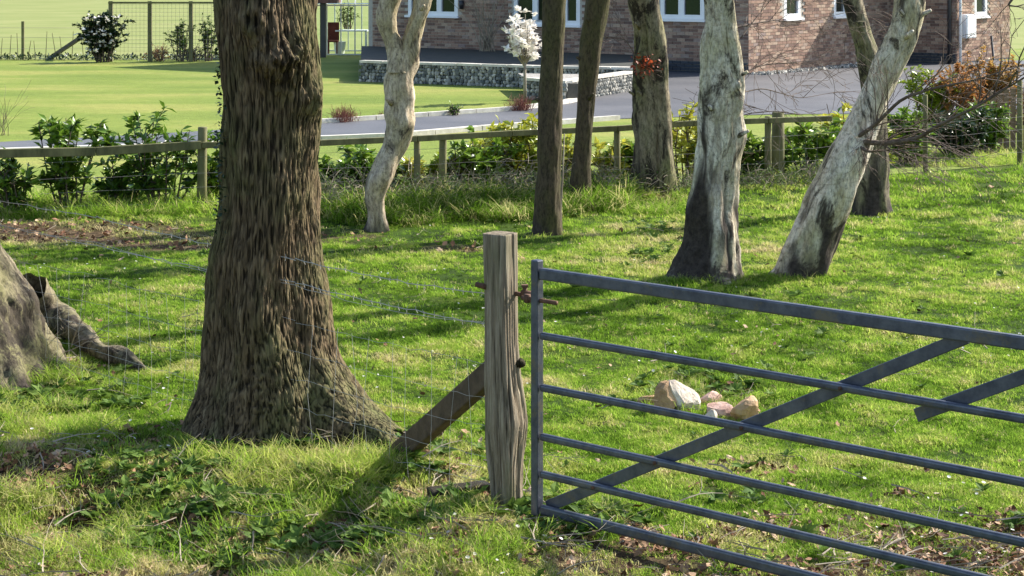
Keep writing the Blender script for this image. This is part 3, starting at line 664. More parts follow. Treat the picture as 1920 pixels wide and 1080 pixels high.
# birch
Y = 15.35
s2 = pixpath([(1362, 240, 30), (1376, 215, 30), (1382, 185, 32), (1378, 140, 34), (1371, 90, 28), (1366, 40, 24), (1362, 0, 22), (1358, -60, 20)], Y - .05) + [(1.75, Y, 4.0, .04), (1.9, Y, 5.5, .03)]
tree('birch_tree', 'upright birch with pale bark and black fissured base, behind the middle of the gate', Y,
     [(1326, 540, 140), (1328, 515, 112), (1334, 480, 98), (1337, 440, 88), (1340, 390, 82), (1345, 330, 76), (1352, 270, 74), (1350, 220, 70), (1350, 160, 66), (1345, 100, 60), (1342, 50, 56), (1341, 0, 54)], M['birch_bark'],
     [(1.62, Y, 3.4, .10), (1.5, Y, 5.5, .07)], 5.6, (s2,), n=90, rows=240, roots=((3.3, .10, .10, .4), (-1.2, .05, .1, .4)), base_h=.80, lumps=.06, bark=.022, freq=(18, 3),
     burrs=((-.7, D(1380, 160, Y).z, .06, .05), (-1.9, D(1340, 360, Y).z, .06, .02)))
# leaning birch
Y = 15.5
tree('leaning_birch', 'pale birch leaning hard to the right with a dark base, right of the upright birch', Y,
     [(1485, 535, 130), (1500, 510, 98), (1518, 465, 92), (1535, 420, 88), (1552, 375, 84), (1570, 330, 80), (1588, 290, 76), (1606, 250, 66), (1622, 210, 64), (1640, 170, 66), (1662, 120, 66), (1685, 80, 62), (1702, 40, 56), (1706, 0, 54), (1702, -50, 50)], M['birch_bark'],
     [(3.1, Y, 3.6, .09), (3.0, Y, 5.2, .06)], 6.6, n=90, rows=240, roots=((3.3, .06, .08, .4),), base_h=.55, lumps=.045, bark=.014, freq=(18, 3.5))
# tree behind the leaning one
Y = 19.4
s2 = pixpath([(1612, 40, 20), (1620, 60, 14), (1633, 100, 14), (1636, 150, 13), (1634, 200, 12), (1640, 290, 10)][::-1], Y - .2)
tree('ivy_tree', 'mossy trunk with a dark hollow base, standing behind the leaning birch', Y,
     [(1638, 410, 76), (1638, 385, 68), (1636, 340, 66), (1638, 280, 50), (1640, 220, 40), (1634, 150, 46), (1624, 90, 46), (1610, 40, 44), (1600, 0, 42)], M['mossy_bark'],
     [(3.3, Y, 3.8, .1), (3.2, Y, 5.4, .07)], 7.7, (s2,), roots=((0, .04, .1, .5),), base_h=.5, lumps=.05)

# ------------------------------------------------------------------ low bare branches
def branch(pix, Y0, Y1, r0, seed, label, mat='twig', kids=14, kl=.55, name='bare_branch', grp=None, drp=.02):
    q = random.Random(seed); mb = MB(); n = len(pix)
    pts = [D(px, py, Y0 + (Y1 - Y0) * i / (n - 1)) for i, (px, py) in enumerate(pix)]
    S = path_interp([tuple(p) for p in pts], 24); pts = [Vector(s) for s in S]
    mb.tube(pts, [r0 * (1 - .8 * i / 23) for i in range(24)], 7)
    for k in range(kids):
        i = q.randint(2, 22); d = (pts[i + 1] - pts[i]).normalized()
        d = (d + Vector((q.gauss(0, .5), q.gauss(0, .4), q.gauss(.1, .6)))).normalized()
        grow(mb, pts[i], d, kl * q.uniform(.5, 1.2), max(.003, r0 * .35), 2, q, drp, .6, 3)
    o = mb.build(name, M[mat], None, True); tag(o, label, 'branch', grp); return o
branch([(1600, 262), (1640, 235), (1690, 185), (1750, 165), (1830, 150), (1920, 120)], 15.4, 14.6, .018, 1, 'long bare branch rising right from the leaning birch across the hedge')
branch([(1612, 265), (1660, 270), (1720, 260), (1760, 235), (1840, 195), (1920, 145)], 15.4, 14.2, .024, 2, 'thicker dark bare branch lowest on the right, sweeping up to the edge', kids=18, kl=.7)
branch([(1604, 268), (1625, 285), (1680, 280), (1720, 290)], 15.4, 15.0, .014, 3, 'short spiky bare branch at the dark knot of the leaning birch', kids=20, kl=.3)
branch([(1385, 160), (1405, 130), (1440, 120), (1500, 118), (1560, 135)], 15.3, 15.8, .006, 4, 'thin bare twig arching right from the upright birch knot', kids=9, kl=.4)
branch([(1385, 175), (1430, 165), (1500, 185), (1580, 170)], 15.3, 16.2, .006, 5, 'thin bare twig drooping right of the birch over the driveway', kids=10, kl=.5)
branch([(1378, 52), (1410, 45), (1450, 38), (1500, 42), (1560, 30)], 15.3, 15.9, .008, 6, 'bare twig crossing the sunlit brick wall beneath its narrow window', kids=9, kl=.45)
branch([(1390, 70), (1420, 30), (1445, 0), (1465, -40)], 15.3, 15.8, .006, 7, 'fine bare twig rising steeply from the upright birch before sunlit brick', kids=8, kl=.4)
branch([(1500, 215), (1450, 208), (1400, 214), (1370, 225)], 15.6, 15.4, .005, 9, 'fine brown twig hanging in front of the back fence by the birch', kids=6, kl=.4)
branch([(1195, 110), (1180, 85), (1160, 60), (1135, 50)], 20.4, 20.2, .006, 10, 'small bare twig left of the red leaf tuft', kids=7, kl=.4)
branch([(1900, -5), (1890, 10), (1905, 12), (1920, 14)], 15, 15, .012, 11, 'mossy bare branch end in the upper right corner', kids=4, kl=.3)
lf_ = MB(); q = random.Random(5)
for i in range(110): addleaf(lf_, D(1208 + q.gauss(0, 12), 120 + q.gauss(0, 9), 20.3 + q.gauss(0, .05)), q.uniform(.03, .06), q, -.2, 1.3)
root = empty('red_leaf_tuft', D(1208, 120, 20.3), 'tuft of bright orange red leaves on the rugged double trunk', 'leaves'); k = lf_.build('foliage', M['red_leaf'], root); tag(k, kind='stuff')
m_ = MB(); 
for i in range(7): grow(m_, D(1208, 132, 20.35), Vector((q.gauss(0, .7), -.3, q.uniform(-.4, 1))).normalized(), .16, .004, 1, q)
m_.build('twig', M['twig'], root)

# ------------------------------------------------------------------ front fence, gatepost, strut
PP = G(948, 950); 
def prism_post(name, pts, secs, rows, mat, parent, seed, amp):
    """pts: (x,y,z,rx_left,rx_right) lofted four sided timber with weathered grooves"""
    n = 96; S = path_interp(pts, rows); th = np.linspace(0, 2 * math.pi, n, endpoint=False)
    sq = 1 / (np.abs(np.cos(th - secs)) ** 7 + np.abs(np.sin(th - secs)) ** 7) ** (1 / 7.)
    C_, S_ = np.cos(th)[None, :], np.sin(th)[None, :]; z = S[:, 2:3]
    r = S[:, 3:4] * (C_ < 0) + S[:, 4:5] * (C_ >= 0)
    wt = .5 + .5 * np.tanh(C_ * 4); r = S[:, 3:4] * (1 - wt) + S[:, 4:5] * wt
    rid = np.clip(np.abs(fbm(C_ * 4.6 + seed + .10 * vn(C_, S_, z * 6), S_ * 4.6, z * .9, 3)) * 5.5, 0, 1)
    low = np.clip((.75 - z) / .6, 0, 1)
    rad = r * sq[None, :] * (1 + low * .10 * fbm(C_ * 1.6 + 4, S_ * 1.6, z * 5, 3)) - amp * (1 - rid) * (.6 + 1.6 * low)
    X = S[:, 0:1] + C_ * rad; Y = S[:, 1:2] + S_ * rad; Z = z + 0 * C_
    V = np.stack([X.ravel(), Y.ravel(), Z.ravel()], 1) - np.array(parent.location)
    i = np.arange(rows - 1)[:, None] * n; k = np.arange(n)[None, :]; k2 = (k + 1) % n
    Fq = np.stack([(i + k).ravel(), (i + k2).ravel(), (i + n + k2).ravel(), (i + n + k).ravel()], 1).tolist(); Fq.append(tuple(range((rows - 1) * n, rows * n)))
    me = bpy.data.meshes.new(name); me.from_pydata(V.tolist(), [], Fq); me.materials.append(mat)
    me.polygons.foreach_set('use_smooth', [True] * (len(me.polygons) - 1) + [False])
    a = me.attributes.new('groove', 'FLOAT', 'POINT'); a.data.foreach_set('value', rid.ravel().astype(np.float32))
    o = bpy.data.objects.new(name, me); COL.objects.link(o); o.parent = parent; return o
post = empty('gate_post', (PP.x, PP.y, 0), 'tall weathered split timber gatepost with a rotted bulge, left of the gate', 'post')
PY = PP.y
def pw(xl, xr, cx, py):
    p = D(cx, py, PY); return (p.x, PY, p.z, (cx - xl) * PY / F * .94, (xr - cx) * PY / F * .94)
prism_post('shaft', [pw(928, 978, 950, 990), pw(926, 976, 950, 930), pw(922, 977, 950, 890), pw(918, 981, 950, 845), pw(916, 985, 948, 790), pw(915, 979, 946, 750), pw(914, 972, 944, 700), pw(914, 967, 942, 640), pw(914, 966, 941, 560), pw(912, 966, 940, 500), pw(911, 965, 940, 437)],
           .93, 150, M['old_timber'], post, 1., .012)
kn = MB(); blob(kn, D(974, 680, PY), (.022, .03, .03), .5, 4, 10, 7); kn.build('knot', M['oak_bark'], post, True)
# hinge hardware
hg = MB(); hz = D(940, 545, PY).z
a = D(892, 533, PY - .0); b = D(912, 538, PY - .02); hg.tube([a, b], [.012, .014], 8)
hg.build('bolt', M['rust'], post, True)
hg = MB(); hg.tube([D(955, 549, PY), D(985, 553, PY - .03)], .011, 8); hg.tube([D(978, 550, PY - .03), D(1000, 552, PY - .05)], .016, 8)
hg.tube([D(984, 536, PY - .03), D(984, 560, PY - .03)], .011, 8); hg.build('hinge_hook', M['rust'], post, True)
bar_ = MB(); bar_.box(D(984, 536, PY - .03), (.03, .03, .012)); bar_.build('hinge_cap', M['rust'], post)
st = MB(); fa, fb = D(925, 695, PY + .04), G(728, 858) + Vector((0, 0, -.03)); bar(st, fa, fb, .07, .105)
o = st.build('post_strut', M['strut_timber']); bevel(o, .008); tag(o, 'diagonal dark timber strut propping the weathered gatepost from the left', 'strut')
lg = MB(); a, b = G(806, 938) + Vector((0, 0, .03)), G(915, 928) + Vector((0, 0, .035)); bar(lg, a, b, .10, .05, jit=.008); o = lg.build('timber_offcut', M['old_timber']); bevel(o, .01)
tag(o, 'flat weathered timber offcut lying in grass left of the gatepost foot', 'timber')

fl = [Vector((PP.x - .06, PY, 0)), Vector((-1.12, 9.93, 0)), Vector((-2.46, 11.35, 0)), Vector((-4.2, 13.2, 0))]
wf = empty('wire_fence', (PP.x - .1, PY, 0), 'slack barbed wire and square netting fence strung across the oak to the gatepost', 'fence')
def strand(mb, z, r, sag=.02, jit=.004, seed=0, segs=16, barbs=0, dz=(0, 0, 0, 0)):
    q = random.Random(seed)
    for j, (a, b) in enumerate(zip(fl[:-1], fl[1:])):
        P_ = []
        for i in range(segs + 1):
            t_ = i / segs; P_.append(a.lerp(b, t_) + Vector((q.gauss(0, jit), 0, z + dz[j] * (1 - t_) + dz[j + 1] * t_ - sag * 4 * t_ * (1 - t_) + q.gauss(0, jit))))
        mb.tube(P_, r, 4, False)
        if barbs:
            for i in range(1, segs):
                for s_ in (-1, 1):
                    p = P_[i]; d = Vector((q.uniform(-.6, .6), q.uniform(-.3, .3), s_)).normalized() * .018; mb.tube([p - d * .3, p + d], .0012, 3)
for i, (z, dz) in enumerate(((.98, (0, .0, .03, .05)), (.84, (0, .02, .0, .05)))):
    m_ = MB(); strand(m_, z, .0022, .015, .003, i, 22, 1, dz); m_.build('barbed_wire', M['pale_wire'], wf)
m_ = MB(); strand(m_, .845, .0014, .03, .003, 9, 14, 0, (0, 0, .02, .05))
m_.build('wire_strand', M['pale_wire'], wf)
net = MB()
for i, z in enumerate((.10, .22, .36, .50, .66)): strand(net, z, .0010, .012, .005, 30 + i, 18)
q = random.Random(77)
for a, b in zip(fl[:-1], fl[1:]):
    n_ = int((b - a).length / .145)
    for i in range(1, n_):
        p = a.lerp(b, i / n_); x1 = q.gauss(0, .015); net.tube([p + Vector((0, 0, .02)), p + Vector((x1, 0, .3)), p + Vector((q.gauss(0, .02), 0, .66))], .0009, 4, False)
k = net.build('netting', M['pale_wire'], wf); tag(k, kind='stuff')

# ------------------------------------------------------------------ gate
G0 = Vector((G(1007, 955, .07).x, G(1007, 955, .07).y, 0)); gd = Vector((.96, -.87, 0)); gl = gd.length; GL = 2.8     # parameter t, end of the gate
gate = empty('field_gate', G0, 'grey galvanised metal field gate with six bars and diagonal braces', 'gate')
def gp(t_, z, off=0.):
    n_ = Vector((gd.y, -gd.x, 0)).normalized(); return G0 + gd * t_ + Vector((0, 0, z)) + n_ * off
def gz_(py): return H - (py - HY) * G0.y / F
zs = [gz_(512), gz_(628), gz_(725), gz_(817), gz_(887), gz_(953)]
m_ = MB(); n3 = Vector((gd.y, -gd.x, 0)).normalized(); dr = gd.normalized()
R3 = Matrix((dr, n3, Vector((0, 0, 1)))).transposed()
m_.box(gp(0, (zs[0] + zs[5]) / 2 + .015), (.040, .044, zs[0] - zs[5] + .09), R3); o = m_.build('stile', M['galv'], gate); bevel(o, .006)
m_ = MB(); m_.box(gp(GL, (zs[0] + zs[5]) / 2), (.045, .05, zs[0] - zs[5] + .09), R3); o = m_.build('stile', M['galv'], gate); bevel(o, .006)
for i, z in enumerate(zs):
    m_ = MB(); hh = .052 if i == 0 else (.034 if i < 5 else .046)
    r_, c_, sz = along(gp(.018, z), gp(GL - .02, z), .032 if i == 0 else .028, hh); m_.box(c_, sz, r_)
    o = m_.build('bar', M['galv'], gate); bevel(o, .007 if i == 0 else .011, 3)
for (t0, z0, t1, z1) in ((.03, .085, 1.635, 1.112), (1.47, .785, 1.99, 1.105)):
    m_ = MB(); bar(m_, gp(t0, z0, -.026), gp(t1, z1, -.026), .012, .052); o = m_.build('brace', M['galv'], gate); bevel(o, .003)
for zb_ in zs[1:5]:
    tb_ = .03 + (zb_ - .085) / (1.0) * 1.57
    m_ = MB(); m_.tube([gp(tb_, zb_, -.04), gp(tb_, zb_, .022)], .008, 8); m_.build('bolt', M['rust'], gate, True)
for z in (zs[0] - .12,):
    m_ = MB(); m_.tube([gp(-.07, z), gp(.09, z)], .010, 8); m_.tube([gp(-.045, z - .018), gp(-.045, z + .018)], .016, 10); m_.build('hinge_eye', M['rust'], gate, True)

# ------------------------------------------------------------------ stones
def stone(px, py, sx, sy, sz, mat, label, seed, rz=0., tilt=(0, 0), zo=.3):
    p = G(px, py); r = random.Random(seed); mb = MB()
    seg, rings = 14, 9; vs = [Vector((0, 0, -1))]
    pl = [(Vector((r.gauss(0, 1), r.gauss(0, 1), r.gauss(0, .8))).normalized(), r.uniform(.55, .8)) for _ in range(9)]
    for i in range(1, rings):
        ph = math.pi * i / rings - math.pi / 2
        for k in range(seg): th = 2 * math.pi * k / seg; vs.append(Vector((math.cos(ph) * math.cos(th), math.cos(ph) * math.sin(th), math.sin(ph))))
    vs.append(Vector((0, 0, 1)))
    def cut(v_):
        for n_, d_ in pl:
            e = v_.dot(n_) - d_
            if e > 0: v_ = v_ - n_ * e * .93
        return v_ * (1 + .03 * r.uniform(-1, 1))
    vs = [cut(q_) for q_ in vs]
    fs = [(0, 1 + (k + 1) % seg, 1 + k) for k in range(seg)]
    for i in range(rings - 2): fs += [(1 + i * seg + k, 1 + i * seg + (k + 1) % seg, 1 + (i + 1) * seg + (k + 1) % seg, 1 + (i + 1) * seg + k) for k in range(seg)]
    n_ = len(vs) - 1; fs += [(n_, n_ - seg + k, n_ - seg + (k + 1) % seg) for k in range(seg)]
    rot = Euler((tilt[0], tilt[1], rz)).to_matrix()
    mb.add([rot @ Vector((q_.x * sx, q_.y * sy, q_.z * sz)) for q_ in vs], fs)
    o = mb.build('stone', M[mat]); o.location = p + Vector((0, 0, sz * zo + gh(p.x, p.y))); tag(o, label, 'stone', 'stones half buried in the grass behind the gate')
stone(1278, 764, .105, .10, .135, 'pale_rock', 'largest pale tilted boulder of the heap behind the gate', 12, .5, (-.1, -.55), .45)
stone(1244, 766, .075, .09, .12, 'tan_rock', 'dark brown stone against the left flank of the largest boulder', 2, .6, (0, .4), .5)
stone(1217, 754, .07, .05, .045, 'tan_rock', 'small tan stone lying at the left end of the heap', 3, .2, (0, 0), .4)
stone(1332, 750, .08, .06, .05, 'pink_rock', 'small pinkish stone right beside the largest boulder', 4, .4, (.1, .1), .6)
stone(1354, 778, .12, .07, .06, 'pink_rock', 'flat pinkish brown stone between the small pink one and rounded one', 5, -.2, (.1, 0), .4)
stone(1400, 786, .10, .09, .095, 'tan_rock', 'rounded brown stone at the right end of the heap beside the brace', 6, .3, (0, .2), .5)
stone(1334, 790, .045, .035, .06, 'pale_rock', 'small white stone standing at the front of the heap', 7, .3, (0, 0), .3)
stone(1436, 795, .035, .025, .016, 'pink_rock', 'tiny orange chip alone right of the brace and the heap', 8, .3, (0, 0), .5)
stone(992, 930, .022, .02, .03, 'pale_rock', 'small white stone between the gatepost foot and the gate', 9, .3, (0, 0), .6)
stone(677, 928, .018, .016, .014, 'pale_rock', 'small white pebble in the strut shadow left of the gatepost', 10, .3, (0, 0), .6)

# ------------------------------------------------------------------ back fence
bf = empty('post_and_rail_fence', (-3.1, 19.3, 0), 'mossy post and rail fence with wires between the trees and the driveway', 'fence')
def bfp(px, top, basepy=None, wpx=14, lean=0., name='post', dy=0.):
    k_ = (px - 960) / F
    X = k_ * 20.5 / (1 - .383 * k_); Y = fenceY(X) + dy
    if X > 3: X = k_ * (21.65 - 1.86) / (1 - .62 * k_); Y = fenceY(X) + dy; X = k_ * Y
    zt_ = H - (top - HY) * Y / F; r_ = wpx / 2 * Y / F
    m_ = MB(); n_ = 10; m_.tube([(X, Y, -.1), (X + lean * .5, Y, zt_ * .5), (X + lean, Y, zt_ - .006), (X + lean, Y, zt_)], [r_ * 1.03, r_, r_ * .97, r_ * .85], n_)
    m_.build(name, M['fence_timber'], bf, True); return Vector((X, Y, zt_))
tops = {}
for px, tp, wp, ln in ((-60, 262, 16, 0), (378, 238, 18, .01), (782, 254, 13, 0), (829, 256, 15, .01), (1157, 238, 13, 0), (1440, 218, 13, 0)):
    tops[px] = bfp(px, tp, None, wp, ln)
bfp(1459, 210, None, 24, 0, 'post', .25)
for px, tp, wp in ((1735, 178, 9), (1912, 150, 10), (2080, 140, 12)): tops[px] = bfp(px, tp, None, wp, 0)
rails = [(-200, 292), (180, 284), (378, 272), (600, 268), (782, 260), (960, 250), (1157, 241), (1300, 231), (1440, 226), (1560, 222)]
for (xa, ya), (xb, yb) in zip(rails[:-1], rails[1:]):
    def rp(px, py):
        k_ = (px - 960) / F; X = k_ * 20.5 / (1 - .383 * k_); Y = fenceY(X) - .06; return D(px, py, Y)
    m_ = MB(); a, b = rp(xa, ya), rp(xb - 1, yb); bar(m_, a, b, .045, .062 if xb > 400 else .085); o = m_.build('rail', M['fence_timber'], bf); bevel(o, .006)
m_ = MB(); q = random.Random(4)
for zz in (.58, .42, .28, .14):
    for xa, xb in ((-4.6, 3.0), (3.0, 8.0)):
        pts_ = [Vector((xa + (xb - xa) * i / 24, 0, zz + q.gauss(0, .006) + (.10 if xa > 2.9 else 0) * i / 24)) for i in range(25)]
        for p in pts_: p.y = fenceY(p.x) - .10
        m_.tube(pts_, .0016, 4, False)
for i in range(30):
    x = 3. + i * .16; m_.tube([(x, fenceY(x) - .1, .05), (x + q.gauss(0, .01), fenceY(x) - .1, .75)], .0014, 3, False)
k = m_.build('wire', M['wire'], bf); tag(k, kind='stuff')
# close board panel at the right
cb = empty('board_fence', G(1885, 275), 'brown upright board fence at the right edge behind the hedge', 'fence')
for i in range(9):
    px = 1862 + i * 12.5; m_ = MB(); p = G(px, 280); zt_ = H - (172 - i * 2 + rnd.uniform(-3, 3) - HY) * p.y / F
    m_.box((p.x, p.y, zt_ / 2), (.075, .02, zt_), Euler((0, 0, .1)).to_matrix(), jit=.004); m_.build('board', M['board_timber'], cb)
m_ = MB(); bar(m_, G(1855, 280) + Vector((0, .03, .35)), G(1970, 280) + Vector((0, .03, .36)), .03, .06); m_.build('rail', M['board_timber'], cb)

# ------------------------------------------------------------------ leafy shrubs
lm = {}
for k_ in ('laurel_leaf', 'gold_leaf', 'dark_leaf', 'rust_leaf', 'red_leaf', 'weed_leaf'):
    me_ = bpy.data.meshes.new('leaf'); me_.from_pydata([tuple(q_) for q_ in LV], [], LFc); me_.materials.append(M[k_]); lm[k_] = me_
def shrub(name, label, base, height, width, leaf, nl, seed, ls=.10, stuff=True, group=None, stems=7, nind=80, mats=None, cat='shrub', depth=None, blossom=0, low=.1, wide_leaf=1.):
    q = random.Random(seed); root = empty(name, base, label, cat, group); b = Vector(base); dp = depth or width * .6
    tips = []; sm = MB()
    for i in range(stems):
        a = q.uniform(0, 6.28); rr_ = q.uniform(.1, 1) * .5; tip = b + Vector((math.cos(a) * width * rr_, math.sin(a) * dp * rr_, height * q.uniform(.62, 1.)))
        st_ = b + Vector((math.cos(a) * width * .12, math.sin(a) * .05, 0)); mid = st_.lerp(tip, .5) + Vector((q.gauss(0, .04), q.gauss(0, .04), 0)) * (height)
        P_ = [st_, mid, tip]; S = path_interp([tuple(p) for p in P_], 9); S = [Vector(s) for s in S]
        sm.tube(S, [.012 * (1 - .08 * j) for j in range(9)], 5, False); tips.append(S)
        for kk in range(4):
            j = q.randint(2, 7); e = S[j] + Vector((q.gauss(0, 1), q.gauss(0, .7), q.uniform(0, 1.2))).normalized() * width * q.uniform(.12, .3); sm.tube([S[j], S[j].lerp(e, .5) + Vector((0, 0, .02)), e], [.006, .005, .003], 4, False); tips.append([S[j].lerp(e, t_) for t_ in (.2, .4, .6, .8, 1.)])
    sm.build('stem', M['twig'], root, True)
    fm = MB()
    for i in range(nl):
        S = q.choice(tips); t_ = q.random() ** .6 * (len(S) - 1); j = min(int(t_), len(S) - 2); p = S[j].lerp(S[j + 1], t_ - j)
        if p.z - b.z < low * height: continue
        d = Vector((q.gauss(0, 1), q.gauss(0, 1), q.gauss(.45, .5))); s_ = ls * q.uniform(.6, 1.15)
        if i < nind:
            mk = leaf if not mats else q.choice(mats)
            o = bpy.data.objects.new('leaf', lm[mk]); COL.objects.link(o); o.parent = root; o.matrix_local = Matrix.Translation(-b) @ leafmatrix(p, s_, q, d)
        else: addleaf(fm, p, s_, q, 0, wide_leaf, d)
    if fm.n: k = fm.build('foliage', M[leaf], root); tag(k, kind='stuff')
    if blossom:
        bl = MB()
        for i in range(blossom):
            S = q.choice(tips); p = S[q.randint(3, len(S) - 1)] + Vector((q.gauss(0, .02), -.22 + q.gauss(0, .03), q.gauss(0, .03)))
            for kk in range(4): addleaf(bl, p, ls * .8, q, .5, 1.8)
        k = bl.build('blossom', M['petal'], root); tag(k, kind='stuff')
    return root
def onfence(px, dy): 
    k_ = (px - 960) / F; X = k_ * (20.5 + dy) / (1 - .383 * k_); return Vector((X, k_ and X / k_ or 20.5 + dy, 0)) if k_ else Vector((0, 20.5 + dy, 0))
grp = 'laurel shrubs along the back fence'
LS = [(30, 296, 95, 'laurel_leaf', 'low laurel shrub under the rail at the left edge of the photo'),
      (128, 222, 110, 'laurel_leaf', 'tall leafy laurel reaching over the rail, second from the left edge'),
      (218, 300, 80, 'laurel_leaf', 'dark laurel kept below the rail between two taller laurels'),
      (305, 225, 150, 'laurel_leaf', 'widest bushy laurel left of the oak, spilling over the fence rail'),
      (396, 262, 60, 'laurel_leaf', 'narrow laurel squeezed between fence post and oak trunk'),
      (645, 275, 110, 'laurel_leaf', 'laurel directly right of the oak trunk under the rail'),
      (775, 290, 60, 'gold_leaf', 'small yellowish laurel behind the first post of the close pair'),
      (880, 272, 130, 'laurel_leaf', 'dark green laurel right of the close pair of fence posts'),
      (968, 222, 110, 'gold_leaf', 'golden laurel rising above the rail left of the straight dark trunk'),
      (1068, 235, 70, 'gold_leaf', 'golden laurel seen between the two dark trunks'),
      (1130, 262, 70, 'gold_leaf', 'yellow green laurel beside the fence post right of the dark trunks'),
      (1285, 205, 100, 'gold_leaf', 'yellow topped laurel between the double trunk and the birch'),
      (1405, 250, 60, 'laurel_leaf', 'small laurel peeping out right of the upright birch'),
      (1525, 225, 130, 'laurel_leaf', 'dense laurel right of the thick fence post'),
      (1582, 188, 70, 'gold_leaf', 'bright yellow tipped laurel just left of the leaning birch')]
LS += [(712, 292, 60, 'laurel_leaf', 'low laurel half hidden behind the forked trunk'),
       (835, 288, 60, 'gold_leaf', 'loose yellowish laurel behind the second post of the close pair'),
       (925, 250, 70, 'gold_leaf', 'pale golden laurel between the dark green laurel and the tallest golden one'),
       (1012, 240, 60, 'gold_leaf', 'golden laurel partly behind the straight dark trunk'),
       (1178, 262, 60, 'laurel_leaf', 'green laurel tucked against the left side of the double trunk'),
       (1345, 222, 70, 'gold_leaf', 'yellow laurel behind the upright birch at rail height'),
       (1452, 250, 60, 'laurel_leaf', 'green laurel behind the thick fence post'),
       (1640, 215, 70, 'gold_leaf', 'yellow green laurel behind the leaning birch')]
for i, (px, top, wd, lf__, lab) in enumerate(LS):
    b = onfence(px, .38 + .15 * (i % 3)); hh = H - (top - HY) * b.y / F
    shrub('laurel_shrub', lab, b, hh, wd * b.y / F * 1.35, lf__, 1100 if wd > 100 else 480, 100 + i, .125, group=grp, stems=11 if wd > 80 else 8, nind=140, mats=['gold_leaf', 'laurel_leaf', 'gold_leaf'] if lf__ == 'gold_leaf' else ['laurel_leaf', 'laurel_leaf', 'dark_leaf'])
RS = [(1700, 215, 110, 310, 'laurel_leaf', ['laurel_leaf', 'gold_leaf'], 'dense laurel under the bare branches right of the leaning birch', .1),
      (1745, 120, 110, 262, 'gold_leaf', ['gold_leaf', 'laurel_leaf'], 'tall yellow green shrub against the shaded brick right of the leaning birch', .09),
      (1800, 128, 120, 262, 'rust_leaf', ['rust_leaf', 'gold_leaf', 'rust_leaf'], 'rusty orange shrub under the white wall box', .06),
      (1835, 108, 120, 250, 'rust_leaf', ['rust_leaf', 'rust_leaf', 'gold_leaf'], 'orange brown shrub between the orange and the reddest hedge shrubs', .06),
      (1885, 105, 140, 250, 'rust_leaf', ['rust_leaf', 'red_leaf', 'gold_leaf'], 'reddest leafed hedge shrub at the right edge', .06),
      (1800, 215, 130, 300, 'dark_leaf', ['dark_leaf', 'laurel_leaf'], 'dark glossy hedge shrub low behind the wire netting at right', .09),
      (1850, 190, 80, 290, 'laurel_leaf', ['laurel_leaf', 'dark_leaf'], 'laurel in front of the brown board fence', .09)]
for i, (px, top, wd, bs, lf__, mt, lab, ls) in enumerate(RS):
    b = G(px, bs); hh = H - (top - HY) * b.y / F
    shrub('hedge_shrub', lab, b, hh, wd * b.y / F * 1.15, lf__, 4200 if ls < .08 else 1700, 200 + i, ls * 1.15, group='hedge shrubs on the right', stems=20, nind=130, mats=mt)
# evergreen with white blossom far left
b = G(193, 117); shrub('flowering_evergreen', 'dark rounded evergreen with white blossom at the far lawn edge', b, H - (22 - HY) * b.y / F, 95 * b.y / F, 'dark_leaf', 5200, 300, .10, nind=0, stems=46, cat='shrub', blossom=70, low=0, wide_leaf=1.5)
b = G(90, 114); sp = MB(); bar(sp, G(92, 110), D(158, 66, b.y), .09, .09); o = sp.build('leaning_prop', M['dark_paint']); tag(o, 'dark diagonal prop leaning left of the blossoming evergreen', 'prop')

# small tree with white flowers
b = G(984, 192); mag = empty('magnolia_tree', b, 'small slender tree covered in white blossom before the stone wall', 'tree')
q = random.Random(9); mb = MB(); Yb = b.y
mb.tube([b, D(984, 150, Yb), D(984, 118, Yb)], [.035, .028, .024], 8); br = MB(); tp = []
for i in range(15):
    tx, ty = 984 + q.gauss(0, 22), q.uniform(20, 95); e = D(tx, ty, Yb + q.gauss(0, .25)); s0 = D(984, q.uniform(112, 130), Yb); md = s0.lerp(e, .5) + Vector(((e.x - s0.x) * .3, 0, -.02))
    br.tube([s0, md, e], [.014, .009, .005], 5); tp += [e, md.lerp(e, .5), md]
mb.build('trunk', M['pale_twig'], mag, True); br.build('branches', M['pale_twig'], mag, True)
for i in range(70):
    p = q.choice(tp) + Vector((q.gauss(0, .08), q.gauss(0, .08), q.gauss(0, .08))); fm = MB()
    for kk in range(7): addleaf(fm, p, q.uniform(.09, .14), q, .8, 1.7)
    fm.build('blossom', M['petal'], mag)
b = G(945, 118) ; b = Vector((C0 + u * onwall(C0, u, 945) + nA * .7)); b.z = .38
ws = empty('bare_shrub', b, 'bare brown weeping shrub against the shaded house wall behind the white blossom tree', 'shrub'); m_ = MB(); q = random.Random(31)
for i in range(26):
    d = Vector((q.gauss(0, .25), q.gauss(0, .2), 1)).normalized(); p = b + Vector((q.gauss(0, .08), 0, 0)); pts_ = [p]
    L = q.uniform(1.2, 2.0)
    for j in range(8): d = (d + Vector((q.gauss(0, .1), q.gauss(0, .1), -.02 * j))).normalized(); p = p + d * L / 8; pts_.append(p)
    m_.tube(pts_, [.014 - .0013 * j for j in range(9)], 4)
m_.build('branches', M['pale_twig'], ws)

